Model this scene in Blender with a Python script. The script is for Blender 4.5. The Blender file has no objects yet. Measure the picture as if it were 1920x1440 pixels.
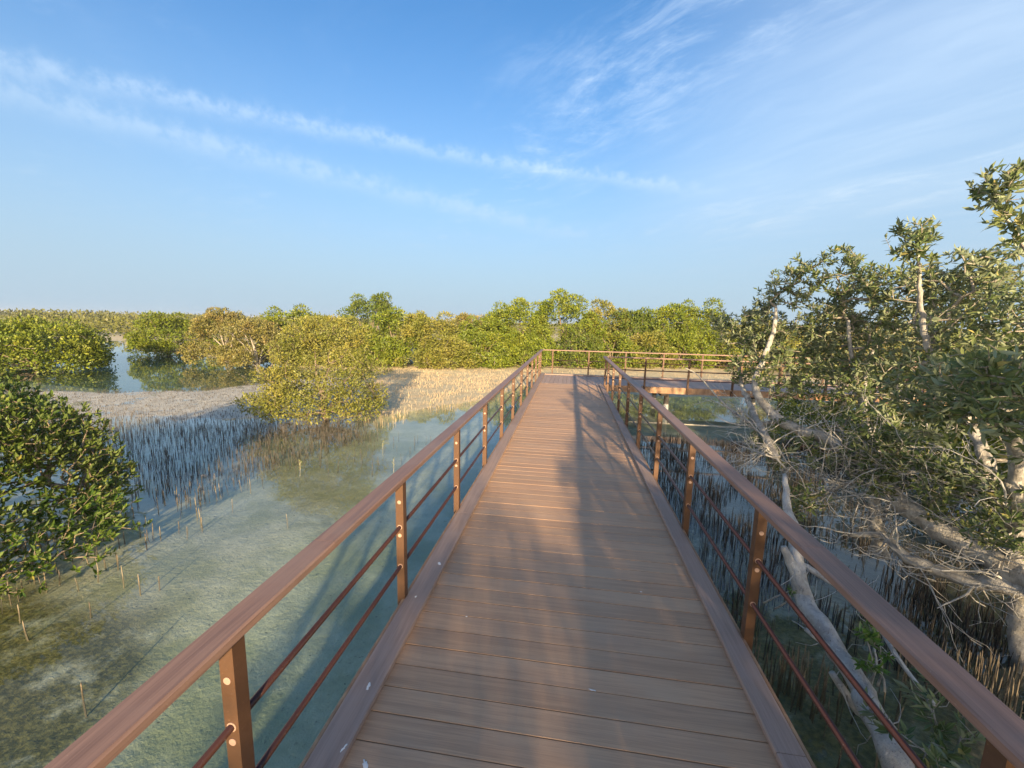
import bpy, math, random
import numpy as np
from mathutils import Vector, Matrix

rng = np.random.default_rng(7)
random.seed(7)
SC = bpy.context.scene
COL = SC.collection
ZW = -0.90                     # water level (deck top is z = 0)
K = 2.9 / 2.6                  # plan coordinates of shore and trees were surveyed for an eye height of 2.6 m over the water

# ------------------------------------------------------------------ camera
CAM = np.array([0, 0, 2.0])
CR = np.array([0.98988223, 0.14013355, 0.02226583])
CU = np.array([-0.04243099, 0.14260445, 0.98886985])
CF = np.array([-0.13539863, 0.97980945, -0.14710761])
cd = bpy.data.cameras.new('camera')
cd.sensor_width = 36.0; cd.lens = 14.309; cd.clip_start = 0.05; cd.clip_end = 5000
cam = bpy.data.objects.new('camera', cd); COL.objects.link(cam)
m = Matrix.Identity(4)
for i in range(3):
    m[i][0] = CR[i]; m[i][1] = CU[i]; m[i][2] = -CF[i]; m[i][3] = CAM[i]
cam.matrix_world = m
SC.camera = cam

# ------------------------------------------------------------------ light
SUN_EL = math.radians(13.5)
SUN_AZ = math.radians(13.0)      # behind the camera, a little to the right
sdir = Vector((math.sin(SUN_AZ) * math.cos(SUN_EL), -math.cos(SUN_AZ) * math.cos(SUN_EL), math.sin(SUN_EL)))
sl = bpy.data.lights.new('sun', 'SUN'); sl.energy = 5.0; sl.angle = math.radians(0.8); sl.color = (1.0, 0.75, 0.46)
so = bpy.data.objects.new('sun', sl); COL.objects.link(so)
so.rotation_euler = sdir.to_track_quat('Z', 'Y').to_euler(); so.location = (20, -60, 30)

W = bpy.data.worlds.new('World'); SC.world = W; W.use_nodes = True
SKY_STRENGTH = 0.15
SC.view_settings.view_transform = 'Standard'
SC.view_settings.look = 'None'
SC.view_settings.gamma = 1.0
SC.view_settings.use_curve_mapping = False
SC.view_settings.exposure = 1.3


class NT:
    """small helper to write node graphs"""
    def __init__(s, tree):
        s.t = tree; s.n = tree.nodes; s.l = tree.links

    def _in(s, sock, v):
        if v is None: return
        if hasattr(v, 'is_linked') or isinstance(v, bpy.types.NodeSocket):
            s.l.new(v, sock)
        else:
            sock.default_value = v

    def node(s, typ, ins=None, **kw):
        n = s.n.new(typ)
        for k, v in kw.items(): setattr(n, k, v)
        for k, v in (ins or {}).items(): s._in(n.inputs[k], v)
        return n

    def math(s, op, a, b=None, c=None, clamp=False):
        n = s.n.new('ShaderNodeMath'); n.operation = op; n.use_clamp = clamp
        s._in(n.inputs[0], a)
        if b is not None: s._in(n.inputs[1], b)
        if c is not None: s._in(n.inputs[2], c)
        return n.outputs[0]

    def vmath(s, op, a, b=None):
        n = s.n.new('ShaderNodeVectorMath'); n.operation = op
        s._in(n.inputs[0], a)
        if b is not None: s._in(n.inputs[1], b)
        return n.outputs['Value'] if op in ('DOT_PRODUCT', 'LENGTH') else n.outputs['Vector']

    def mix(s, f, a, b, mode='MIX'):
        n = s.n.new('ShaderNodeMix'); n.data_type = 'RGBA'; n.blend_type = mode
        s._in(n.inputs['Factor'], f); s._in(n.inputs['A'], a); s._in(n.inputs['B'], b)
        return n.outputs['Result']

    def smooth(s, x, a, b, lo=0.0, hi=1.0):
        n = s.n.new('ShaderNodeMapRange'); n.interpolation_type = 'SMOOTHSTEP'
        s._in(n.inputs['Value'], x)
        n.inputs['From Min'].default_value = a; n.inputs['From Max'].default_value = b
        n.inputs['To Min'].default_value = lo; n.inputs['To Max'].default_value = hi
        return n.outputs['Result']

    def noise(s, vec, scale, detail=3, rough=0.5, dist=0.0, fac=True):
        n = s.n.new('ShaderNodeTexNoise')
        if vec is not None: s.l.new(vec, n.inputs['Vector'])
        n.inputs['Scale'].default_value = scale; n.inputs['Detail'].default_value = detail
        n.inputs['Roughness'].default_value = rough; n.inputs['Distortion'].default_value = dist
        return n.outputs[0] if fac else n.outputs['Color']

    def mapping(s, vec, scale=(1, 1, 1), rot=(0, 0, 0), loc=(0, 0, 0)):
        n = s.n.new('ShaderNodeMapping'); s.l.new(vec, n.inputs['Vector'])
        n.inputs['Scale'].default_value = scale; n.inputs['Rotation'].default_value = rot; n.inputs['Location'].default_value = loc
        return n.outputs[0]


def build_world():
    t = W.node_tree; t.nodes.clear(); N = NT(t)
    sky = N.node('ShaderNodeTexSky', sky_type='NISHITA')
    sky.sun_disc = False; sky.sun_elevation = SUN_EL; sky.sun_rotation = math.radians(180) - SUN_AZ
    sky.altitude = 0; sky.air_density = 1.0; sky.dust_density = 0.6; sky.ozone_density = 3.0
    hs = N.node('ShaderNodeHueSaturation', {'Color': sky.outputs[0], 'Saturation': 1.20, 'Value': 0.66})
    base = N.mix(1.0, hs.outputs[0], (0.93, 1.0, 1.05, 1), 'MULTIPLY')
    d = N.node('ShaderNodeTexCoord').outputs['Generated']
    d = N.vmath('NORMALIZE', d)
    sp = N.node('ShaderNodeSeparateXYZ', {0: d})
    x, y, z = sp.outputs
    zz = N.math('ADD', N.math('MAXIMUM', z, 0.0), 0.06)
    P = N.node('ShaderNodeCombineXYZ', {0: N.math('DIVIDE', x, zz), 1: N.math('DIVIDE', y, zz), 2: 0.0}).outputs[0]
    fwd = N.smooth(y, 0.0, 0.25)
    # condensation trails (two great-circle streaks)
    fine = N.noise(N.mapping(d, (1, 1, 1)), 38, 4, 0.6)
    mid = N.noise(N.mapping(d, (1, 1, 1), loc=(3, 1, 2)), 9, 3, 0.55)
    big = N.noise(N.mapping(d, loc=(7, 4, 2)), 3.0, 2, 0.5)

    def trail(n, x0, x1, amp, w0, w1, off, strength):
        dt = N.vmath('DOT_PRODUCT', d, n)
        q = N.math('DIVIDE', N.math('SUBTRACT', x, (x0 + x1) / 2), (x1 - x0) / 2)
        bow = N.math('MULTIPLY', N.math('SUBTRACT', 1.0, N.math('MULTIPLY', q, q)), amp)
        v = N.math('SUBTRACT', dt, N.math('ADD', bow, off))
        v = N.math('ADD', v, N.math('MULTIPLY', N.math('SUBTRACT', fine, 0.5), 0.035))
        v = N.math('ADD', v, N.math('MULTIPLY', N.math('SUBTRACT', mid, 0.5), 0.02))
        w = N.math('ADD', (w0 + w1) / 2, N.math('MULTIPLY', q, (w1 - w0) / 2))
        w = N.math('MAXIMUM', w, 0.006)
        g = N.math('DIVIDE', v, w)
        g = N.math('POWER', 2.718, N.math('MULTIPLY', N.math('MULTIPLY', g, g), -1.0))
        g = N.math('MULTIPLY', g, N.smooth(x, x1 - 0.03, x1 + 0.22, 1.0, 0.0))
        g = N.math('MULTIPLY', g, N.smooth(x, x0 - 0.5, x0 + 0.1))
        g = N.math('MULTIPLY', g, N.smooth(fine, 0.30, 0.68, 0.25, 1.0))
        return N.math('MULTIPLY', N.math('MULTIPLY', g, strength), fwd)
    t1 = trail((-0.1905, 0.3221, -0.9273), -0.789, 0.145, 0.013, 0.017, 0.011, 0.0, 0.35)
    t2 = trail((-0.2346, 0.1962, -0.9521), -0.764, -0.10, 0.004, 0.022, 0.016, 0.0, 0.36)
    # cirrus fanning up to the right
    pr = N.mapping(P, (1, 1, 1), rot=(0, 0, math.radians(50)))
    warp = N.node('ShaderNodeVectorMath', {0: pr, 1: N.vmath('SCALE', N.noise(P, 0.9, 3, 0.5, fac=False), None)}, operation='ADD')
    sc_ = warp.inputs[1].links[0].from_node; sc_.inputs['Scale'].default_value = 0.7
    w1 = N.noise(N.mapping(warp.outputs[0], (0.9, 2.4, 1)), 1.9, 8, 0.68)
    w2 = N.noise(N.mapping(warp.outputs[0], (0.3, 1.1, 1), loc=(2, 5, 0)), 1.0, 5, 0.6)
    w3 = N.noise(N.mapping(P, (1.2, 2.0, 1), loc=(1, 9, 0)), 3.2, 6, 0.65)
    wisps = N.math('MULTIPLY', N.smooth(w1, 0.42, 0.78), N.smooth(w2, 0.38, 0.62, 0.15, 1.0))
    region = N.smooth(x, -0.30, 0.22, 0.12, 1.0)
    region = N.math('MULTIPLY', region, fwd)
    wisps = N.math('MULTIPLY', N.math('MULTIPLY', wisps, region), 0.58)
    mott = N.math('MULTIPLY', N.math('MULTIPLY', N.smooth(w3, 0.5, 0.8), N.smooth(w2, 0.40, 0.62)), 0.34)
    # pale veil low on the right
    vd = N.vmath('DOT_PRODUCT', d, (0.62, 0.75, 0.22))
    veil = N.math('MULTIPLY', N.smooth(vd, 0.80, 1.0), N.smooth(N.noise(N.mapping(warp.outputs[0], (0.4, 1.6, 1), loc=(4, 4, 0)), 0.8, 5, 0.6), 0.3, 0.7, 0.35, 0.8))
    cl = N.math('ADD', N.math('ADD', t1, t2), N.math('ADD', wisps, N.math('ADD', mott, N.math('MULTIPLY', veil, 0.55))))
    cl = N.math('MINIMUM', cl, 0.8)
    cl = N.math('MULTIPLY', cl, N.smooth(z, 0.01, 0.22))
    c1 = N.mix(cl, base, (2.9, 3.4, 3.9, 1))
    # milky air close to the horizon, all the way round
    hq = N.math('DIVIDE', N.math('MAXIMUM', z, 0.0), 0.36)
    hz = N.math('POWER', 2.718, N.math('MULTIPLY', N.math('MULTIPLY', hq, hq), -1.0))
    # the haze is blue grey opposite the sun and has a warm glow added on the sun's side to brighten shaded surfaces
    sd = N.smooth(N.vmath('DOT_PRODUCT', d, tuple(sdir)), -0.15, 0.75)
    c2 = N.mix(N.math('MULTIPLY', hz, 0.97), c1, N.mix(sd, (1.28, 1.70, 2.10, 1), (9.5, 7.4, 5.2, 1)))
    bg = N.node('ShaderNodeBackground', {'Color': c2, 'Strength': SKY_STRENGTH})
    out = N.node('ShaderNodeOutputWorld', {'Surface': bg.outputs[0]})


build_world()
#SETTINGS_END


# ------------------------------------------------------------------ helpers
def tag(o, label=None, cat=None, group=None, kind=None):
    if label: o['label'] = label
    if cat: o['category'] = cat
    if group: o['group'] = group
    if kind: o['kind'] = kind
    return o


def empty(name, loc=(0, 0, 0)):
    o = bpy.data.objects.new(name, None); COL.objects.link(o); o.location = loc
    o.empty_display_size = 0.2
    return o


def link(name, me, parent=None):
    """object from world-coordinate mesh data, kept in place when parented to an Empty"""
    o = bpy.data.objects.new(name, me); COL.objects.link(o)
    if parent is not None: adopt(o, parent)
    return o


def adopt(o, parent):
    o.parent = parent
    if parent.type == 'EMPTY':
        o.matrix_parent_inverse = Matrix.Translation(-parent.location)
    # children of in-place meshes need no inverse: their parent sits at the world origin


def mk(name, V, Fs, mat, tint=None, smooth=False):
    me = bpy.data.meshes.new(name)
    V = np.asarray(V, dtype=np.float32)
    if not isinstance(Fs, list) or np.isscalar(Fs[0][0]): Fs = [Fs]
    Fs = [np.asarray(f, dtype=np.int32) for f in Fs if len(f)]
    idx = np.concatenate([f.ravel() for f in Fs])
    tot = np.concatenate([np.full(len(f), f.shape[1], dtype=np.int32) for f in Fs])
    st = np.concatenate([[0], np.cumsum(tot)[:-1]]).astype(np.int32)
    me.vertices.add(len(V)); me.vertices.foreach_set('co', V.ravel())
    me.loops.add(len(idx)); me.loops.foreach_set('vertex_index', idx)
    me.polygons.add(len(tot)); me.polygons.foreach_set('loop_start', st); me.polygons.foreach_set('loop_total', tot)
    me.polygons.foreach_set('use_smooth', np.full(len(tot), bool(smooth)))
    me.update(calc_edges=True)
    if tint is not None:
        a = me.attributes.new('tint', 'FLOAT', 'FACE'); a.data.foreach_set('value', np.asarray(tint, dtype=np.float32))
    me.materials.append(mat)
    return me


def unit(v):
    return v / np.maximum(np.linalg.norm(v, axis=-1, keepdims=True), 1e-9)


def frames(d):
    """two unit vectors perpendicular to each row of d"""
    ref = np.where(np.abs(d[:, 2:3]) < 0.9, np.array([[0, 0, 1.0]]), np.array([[1.0, 0, 0]]))
    a = unit(np.cross(d, ref)); b = np.cross(d, a)
    return a, b


def project(P):
    d = np.asarray(P) - CAM
    z = d @ CF
    return np.stack([960 + 763.14 * (d @ CR) / z, 720 - 763.14 * (d @ CU) / z, z], -1)


def lattice(seed):
    return np.random.default_rng(seed).random((64, 64))


_L = [lattice(s) for s in range(8)]


def vnoise(x, y, k=0):
    L = _L[k % 8]
    xi = np.floor(x).astype(int); yi = np.floor(y).astype(int)
    fx = x - xi; fy = y - yi; fx = fx * fx * (3 - 2 * fx); fy = fy * fy * (3 - 2 * fy)
    g = lambda a, b: L[a % 64, b % 64]
    return (g(xi, yi) * (1 - fx) + g(xi + 1, yi) * fx) * (1 - fy) + (g(xi, yi + 1) * (1 - fx) + g(xi + 1, yi + 1) * fx) * fy


def fbm(x, y, o=3, k=0):
    s = 0; a = 1; n = 0
    for i in range(o):
        s = s + a * vnoise(x * 2 ** i + 13.7 * i, y * 2 ** i + 7.1 * i, k + i); n += a; a *= 0.5
    return s / n


def sdpoly(px, py, poly):
    """signed distance (positive inside)"""
    poly = np.asarray(poly, float)
    d = np.full(px.shape, 1e9); inside = np.zeros(px.shape, bool)
    n = len(poly)
    for i in range(n):
        ax, ay = poly[i]; bx, by = poly[(i + 1) % n]
        ex, ey = bx - ax, by - ay
        t = np.clip(((px - ax) * ex + (py - ay) * ey) / (ex * ex + ey * ey), 0, 1)
        d = np.minimum(d, np.hypot(px - ax - t * ex, py - ay - t * ey))
        c = ((ay > py) != (by > py)) & (px < (bx - ax) * (py - ay) / (by - ay + 1e-12) + ax)
        inside ^= c
    return np.where(inside, d, -d)


def sstep(x, a, b):
    t = np.clip((x - a) / (b - a), 0, 1)
    return t * t * (3 - 2 * t)


# ------------------------------------------------------------------ materials
def new_mat(name):
    mt = bpy.data.materials.new(name); mt.use_nodes = True
    mt.node_tree.nodes.clear()
    N = NT(mt.node_tree)
    return mt, N


def finish(N, shader):
    N.node('ShaderNodeOutputMaterial', {'Surface': shader})


def leaf_material(name, dark, light, warm, back, rough=0.42, transl=0.22, warm_amt=0.25):
    mt, N = new_mat(name)
    at = N.node('ShaderNodeAttribute', attribute_name='tint').outputs['Fac']
    pos = N.node('ShaderNodeNewGeometry')
    n1 = N.noise(pos.outputs['Position'], 1.3, 2)
    c = N.mix(N.smooth(at, 0.05, 0.95), dark + (1,), light + (1,))
    wm = N.math('MULTIPLY', N.smooth(n1, 0.42, 0.68), warm_amt)
    wm = N.math('ADD', wm, N.smooth(at, 0.93, 0.99, 0.0, 0.7), clamp=True)
    c = N.mix(wm, c, warm + (1,))
    cb = N.mix(0.6, c, back + (1,))
    c2 = N.mix(pos.outputs['Backfacing'], c, cb)
    p = N.node('ShaderNodeBsdfPrincipled', {'Base Color': c2, 'Roughness': rough, 'Specular IOR Level': 0.22})
    tr = N.node('ShaderNodeBsdfTranslucent', {'Color': N.mix(0.5, c, light + (1,))})
    ms = N.node('ShaderNodeMixShader', {0: transl, 1: p.outputs[0], 2: tr.outputs[0]})
    finish(N, ms.outputs[0])
    return mt


def single_leaf_material(name, dark, light, warm, back):
    """same as above, tint taken per object"""
    mt, N = new_mat(name)
    at = N.node('ShaderNodeObjectInfo').outputs['Random']
    pos = N.node('ShaderNodeNewGeometry')
    oc = N.node('ShaderNodeTexCoord').outputs['Object']
    sp = N.node('ShaderNodeSeparateXYZ', {0: oc}).outputs
    c = N.mix(N.smooth(at, 0.05, 0.95), dark + (1,), light + (1,))
    c = N.mix(N.smooth(at, 0.94, 0.99, 0.0, 0.8), c, warm + (1,))
    rib = N.smooth(N.math('ABSOLUTE', sp[1]), 0.0, 0.03, 1.0, 0.0)
    c = N.mix(N.math('MULTIPLY', rib, 0.35), c, tuple(min(1, v * 1.6 + 0.03) for v in light) + (1,))
    cb = N.mix(0.6, c, back + (1,))
    c2 = N.mix(pos.outputs['Backfacing'], c, cb)
    p = N.node('ShaderNodeBsdfPrincipled', {'Base Color': c2, 'Roughness': 0.42, 'Specular IOR Level': 0.35})
    tr = N.node('ShaderNodeBsdfTranslucent', {'Color': N.mix(0.5, c, light + (1,))})
    ms = N.node('ShaderNodeMixShader', {0: 0.22, 1: p.outputs[0], 2: tr.outputs[0]})
    finish(N, ms.outputs[0])
    return mt


NEAR = ((0.075, 0.118, 0.038), (0.185, 0.235, 0.090), (0.42, 0.34, 0.10), (0.31, 0.35, 0.23))
M_leaf_near = leaf_material('near_leaf', *NEAR, warm_amt=0.10)
M_leaf_near1 = single_leaf_material('near_leaf_single', *NEAR)
SHOOT = ((0.070, 0.150, 0.022), (0.150, 0.260, 0.045), (0.40, 0.36, 0.10), (0.28, 0.33, 0.20))
M_leaf_shoot = single_leaf_material('shoot_leaf', *SHOOT)
BUSH = ((0.038, 0.085, 0.010), (0.120, 0.180, 0.024), (0.36, 0.30, 0.08), (0.16, 0.21, 0.08))
M_leaf_bush = leaf_material('bush_leaf', *BUSH, warm_amt=0.12)
M_leaf_bush1 = single_leaf_material('bush_leaf_single', *BUSH)
M_leaf_green = leaf_material('green_leaf', (0.080, 0.130, 0.012), (0.225, 0.262, 0.026), (0.26, 0.22, 0.04), (0.15, 0.20, 0.05), transl=0.15)
M_leaf_deep = leaf_material('deep_leaf', (0.058, 0.105, 0.014), (0.165, 0.205, 0.025), (0.20, 0.18, 0.04), (0.13, 0.17, 0.06), transl=0.2)
M_leaf_olive = leaf_material('olive_leaf', (0.120, 0.120, 0.030), (0.235, 0.215, 0.055), (0.28, 0.20, 0.07), (0.20, 0.20, 0.10), transl=0.14, warm_amt=0.6)
M_leaf_gold = leaf_material('gold_leaf', (0.095, 0.118, 0.016), (0.225, 0.230, 0.040), (0.34, 0.27, 0.06), (0.22, 0.23, 0.08), transl=0.15, warm_amt=0.5)


def bark_material(name, a, b, scale=1.0):
    mt, N = new_mat(name)
    g = N.node('ShaderNodeNewGeometry').outputs['Position']
    n1 = N.noise(N.mapping(g, (1, 1, 1)), 9 * scale, 5, 0.6)
    n2 = N.noise(N.mapping(g, (1, 1, 0.25)), 70 * scale, 4, 0.6)
    n3 = N.noise(N.mapping(g, (1, 1, 1), loc=(3, 3, 3)), 22 * scale, 3, 0.5)
    c = N.mix(N.smooth(n1, 0.35, 0.65), a + (1,), b + (1,))
    c = N.mix(N.smooth(n2, 0.58, 0.70, 0.0, 0.7), c, tuple(v * 0.35 for v in a) + (1,))
    c = N.mix(N.smooth(n3, 0.62, 0.72, 0.0, 0.6), c, tuple(min(1, v * 1.3) for v in b) + (1,))
    bp = N.node('ShaderNodeBump', {'Strength': 0.9, 'Distance': 0.010, 'Height': N.math('ADD', n2, n1)})
    p = N.node('ShaderNodeBsdfPrincipled', {'Base Color': c, 'Roughness': 0.85, 'Normal': bp.outputs[0]})
    finish(N, p.outputs[0]); return mt


M_bark = bark_material('grey_bark', (0.25, 0.235, 0.20), (0.44, 0.42, 0.365))
M_dead = bark_material('weathered_wood', (0.34, 0.33, 0.30), (0.52, 0.51, 0.46))
M_bark_dk = bark_material('brown_bark', (0.16, 0.12, 0.08), (0.28, 0.22, 0.15))
M_twig = bark_material('twig_bark', (0.26, 0.23, 0.18), (0.42, 0.37, 0.29), 2)


def composite_material(name, a, b, c_, use='local', axis=0, rough=0.55):
    """wood-plastic boards: long streaks along the board, tone differing from board to board"""
    mt, N = new_mat(name)
    oc = N.node('ShaderNodeTexCoord').outputs['Object']
    r = N.node('ShaderNodeObjectInfo').outputs['Random']
    off = N.node('ShaderNodeCombineXYZ', {0: N.math('MULTIPLY', r, 37.0), 1: N.math('MULTIPLY', r, 91.0), 2: N.math('MULTIPLY', r, 53.0)}).outputs[0]
    v = N.vmath('ADD', oc, off)
    s1 = (1.0, 26, 26) if axis == 0 else (26, 1.0, 26)
    s2 = (2.5, 150, 60) if axis == 0 else (150, 2.5, 60)
    n1 = N.noise(N.mapping(v, s1), 1.3, 4, 0.6, 0.3)
    n2 = N.noise(N.mapping(v, s2), 1.6, 3, 0.6)
    n3 = N.noise(N.mapping(v, (1.2, 3, 3)), 1.4, 3, 0.5)
    col = N.mix(N.smooth(n1, 0.3, 0.7), a + (1,), b + (1,))
    col = N.mix(N.smooth(n2, 0.42, 0.72, 0.0, 0.45), col, tuple(x * 0.62 for x in a) + (1,))
    col = N.mix(N.smooth(n3, 0.45, 0.75, 0.0, 0.6), col, c_ + (1,))
    hsv = N.node('ShaderNodeHueSaturation', {'Color': col, 'Value': N.smooth(r, 0, 1, 0.93, 1.07), 'Saturation': 1.0})
    # dust and droppings
    g = N.node('ShaderNodeNewGeometry').outputs['Position']
    sp = N.noise(g, 160, 2, 0.5)
    dust = N.smooth(N.noise(g, 2.3, 4, 0.6), 0.45, 0.75, 0.0, 0.22)
    col = N.mix(dust, hsv.outputs[0], (0.30, 0.25, 0.20, 1))
    col = N.mix(N.smooth(sp, 0.735, 0.76, 0.0, 0.5), col, (0.5, 0.45, 0.38, 1))
    bp = N.node('ShaderNodeBump', {'Strength': 0.5, 'Distance': 0.0012, 'Height': n2})
    p = N.node('ShaderNodeBsdfPrincipled', {'Base Color': col, 'Roughness': N.smooth(n1, 0.2, 0.8, rough - 0.08, rough + 0.12), 'Specular IOR Level': 0.35, 'Normal': bp.outputs[0]})
    finish(N, p.outputs[0]); return mt


DK = ((0.430, 0.265, 0.155), (0.545, 0.345, 0.205), (0.47, 0.325, 0.205))
M_plank = composite_material('deck_board', *DK, axis=0)
M_kerb = composite_material('kerb_board', (0.29, 0.205, 0.160), (0.38, 0.275, 0.22), (0.34, 0.26, 0.22), axis=1)
M_hand = composite_material('handrail_board', (0.225, 0.135, 0.100), (0.315, 0.195, 0.145), (0.275, 0.180, 0.140), axis=1, rough=0.5)
M_handx = composite_material('handrail_board_cross', (0.225, 0.135, 0.100), (0.315, 0.195, 0.145), (0.275, 0.180, 0.140), axis=0, rough=0.5)


def paint_material(name, c, rough=0.38, wear=(0.30, 0.16, 0.08)):
    mt, N = new_mat(name)
    g = N.node('ShaderNodeNewGeometry').outputs['Position']
    n = N.noise(g, 14, 5, 0.6); n2 = N.noise(g, 90, 4, 0.6)
    col = N.mix(N.smooth(n, 0.4, 0.7, 0.0, 0.5), c + (1,), tuple(v * 0.7 for v in c) + (1,))
    col = N.mix(N.smooth(n2, 0.66, 0.74, 0.0, 0.7), col, wear + (1,))
    bp = N.node('ShaderNodeBump', {'Strength': 0.25, 'Distance': 0.001, 'Height': n2})
    p = N.node('ShaderNodeBsdfPrincipled', {'Base Color': col, 'Roughness': N.smooth(n, 0.3, 0.7, rough - 0.05, rough + 0.15), 'Metallic': 0.15, 'Normal': bp.outputs[0]})
    finish(N, p.outputs[0]); return mt


M_post = paint_material('bronze_paint', (0.110, 0.056, 0.028), 0.5)
M_rod = paint_material('dark_bronze_paint', (0.060, 0.026, 0.020), 0.3, wear=(0.30, 0.26, 0.22))
M_bolt = paint_material('bolt_cap', (0.46, 0.31, 0.23), 0.6, wear=(0.55, 0.45, 0.36))
M_steel = paint_material('under_steel', (0.045, 0.035, 0.030), 0.6)


def fascia_material():
    mt, N = new_mat('fascia_board')
    g = N.node('ShaderNodeNewGeometry').outputs['Position']
    n = N.noise(N.mapping(g, (1, 1, 0.15)), 9, 4, 0.6); n2 = N.noise(g, 2.2, 3)
    col = N.mix(N.smooth(n, 0.35, 0.7), (0.27, 0.155, 0.085, 1), (0.40, 0.25, 0.14, 1))
    col = N.mix(N.smooth(n2, 0.5, 0.65, 0, 0.5), col, (0.33, 0.15, 0.06, 1))
    p = N.node('ShaderNodeBsdfPrincipled', {'Base Color': col, 'Roughness': 0.75})
    finish(N, p.outputs[0]); return mt


M_fascia = fascia_material()


def concrete_material():
    mt, N = new_mat('pile_concrete')
    g = N.node('ShaderNodeNewGeometry').outputs['Position']
    z = N.node('ShaderNodeSeparateXYZ', {0: g}).outputs[2]
    n = N.noise(g, 12, 4, 0.6)
    zz = N.math('ADD', z, N.math('MULTIPLY', n, 0.08))
    col = N.mix(N.smooth(zz, -0.55, -0.50), (0.60, 0.58, 0.52, 1), (0.10, 0.085, 0.07, 1))
    col = N.mix(N.smooth(zz, -0.74, -0.70, 1.0, 0.0), col, (0.12, 0.11, 0.08, 1))
    p = N.node('ShaderNodeBsdfPrincipled', {'Base Color': col, 'Roughness': 0.85})
    finish(N, p.outputs[0]); return mt


M_pile = concrete_material()


def root_material(name, a, b, tipc):
    mt, N = new_mat(name)
    g = N.node('ShaderNodeNewGeometry').outputs['Position']
    at = N.node('ShaderNodeAttribute', attribute_name='tint').outputs['Fac']
    n = N.noise(g, 60, 3, 0.6)
    z = N.node('ShaderNodeSeparateXYZ', {0: g}).outputs[2]
    c = N.mix(at, a + (1,), b + (1,))
    c = N.mix(N.smooth(n, 0.45, 0.7, 0, 0.5), c, tipc + (1,))
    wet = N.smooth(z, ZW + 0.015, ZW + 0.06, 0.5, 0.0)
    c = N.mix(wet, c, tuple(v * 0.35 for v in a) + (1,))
    p = N.node('ShaderNodeBsdfPrincipled', {'Base Color': c, 'Roughness': 0.8})
    finish(N, p.outputs[0]); return mt


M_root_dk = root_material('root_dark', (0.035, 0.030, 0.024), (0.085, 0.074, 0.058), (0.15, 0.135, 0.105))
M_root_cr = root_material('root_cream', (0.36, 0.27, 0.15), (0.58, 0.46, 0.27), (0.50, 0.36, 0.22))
M_root_mid = root_material('root_tan', (0.12, 0.092, 0.06), (0.27, 0.22, 0.14), (0.34, 0.28, 0.18))

# ------------------------------------------------------------------ ground
def scaled(p):
    return np.array(p, float) * K


POND_LEFT = scaled([(-30, 24.5), (-25.8, 24.2), (-21, 21.4), (-17, 19.2), (-13.2, 17.6), (-12.6, 15.4), (-13.6, 13.6), (-15.7, 12.5), (-21, 13.4), (-26, 13.5), (-34, 10), (-40, 14), (-34, 22)])
MUD_A = scaled([(-26, 8.5), (-21.5, 11.6), (-15.7, 11.7), (-13, 12.9), (-12.2, 15.2), (-11.7, 17.8), (-8.5, 16.5), (-6.4, 13.5), (-5.6, 10.6), (-6.4, 9.7), (-7.6, 9.1), (-9.6, 8.5), (-12.5, 8.3), (-17, 8.0)])
MUD_B = scaled([(-4.9, 9.4), (-4.5, 10.8), (-3.5, 12.0), (-2.6, 12.9), (-2.1, 15), (-1.2, 19), (-1, 22), (-9, 21.8), (-9.4, 18), (-7.6, 14), (-6.4, 11.6)])
LAND_FAR = scaled([(-1.5, 16.0), (3, 15.6), (8, 16.0), (20, 14.5), (60, 10), (400, 60), (400, 900), (-900, 900), (-900, 500), (-60, 36), (-43, 33), (-34, 27.5), (-29, 25.4), (-24, 23.6), (-18, 21.5), (-13, 19.6), (-9.2, 20.3), (-5, 19.8), (-2.2, 17.5)])
LAND_LEFT = scaled([(-36, 24), (-50, 8), (-60, -40), (-300, -300), (-900, -300), (-900, 500), (-60, 36)])
MUD_RIGHT = scaled([(2.6, 9.9), (4.6, 10.4), (8, 11.5), (14, 12), (40, 6), (40, -40), (5, -30), (3.6, -3), (3.0, 2.2), (2.9, 4.6), (2.4, 6.0)])
CHANNEL = [(-1.0, -8), (-2.2, -8), (-3.2, -1), (-3.3, 3), (-2.7, 5.5), (-1.9, 7.6), (-1.0, 8.6), (1.6, 7.5), (2.0, 3), (1.6, -2), (1.4, -8)]


def ground_h(x, y):
    wob = (fbm(x * 0.9, y * 0.9, 3, 2) - 0.5) * 1.1
    fine = (fbm(x * 2.2 + 9, y * 2.2, 3, 3) - 0.5)
    h = ZW - 0.135 + 0.05 * (fbm(x * 0.35, y * 0.35, 2, 1) - 0.5) + 0.02 * fine
    a = sstep(sdpoly(x, y, MUD_A) + wob, -0.9, 0.7)
    h = h + (ZW + 0.006 + 0.030 * fine - h) * a
    b = sstep(sdpoly(x, y, MUD_B) + wob * 0.5, -0.45, 0.5)
    h = h + (ZW + 0.020 + 0.05 * fine - h) * b
    c = sstep(sdpoly(x, y, MUD_RIGHT) + wob * 0.6, -0.8, 0.9)
    h = h + (ZW - 0.085 + 0.05 * fine - h) * c
    e = sstep(sdpoly(x, y, LAND_FAR) + wob, -0.5, 1.0)
    h = h + (ZW + 0.07 + 0.05 * fine - h) * e
    e2 = sstep(sdpoly(x, y, LAND_LEFT) + wob, -1, 2)
    h = h + (ZW + 0.07 + 0.05 * fine - h) * e2
    q = sstep(sdpoly(x, y, POND_LEFT) + wob * 0.7, -0.6, 0.7)
    h = h + (ZW - 0.30 - h) * q
    d = sstep(sdpoly(x, y, CHANNEL), -1.4, 1.0)
    h = h + (ZW - 0.36 + 0.05 * fine - h) * d * (1 - c)
    bush = np.exp(-((x + 8.1) ** 2 / 6 + (y - 3.6) ** 2 / 5))
    h = h + 0.10 * bush
    return h, a, b, c, np.maximum(e, e2), q, d


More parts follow.
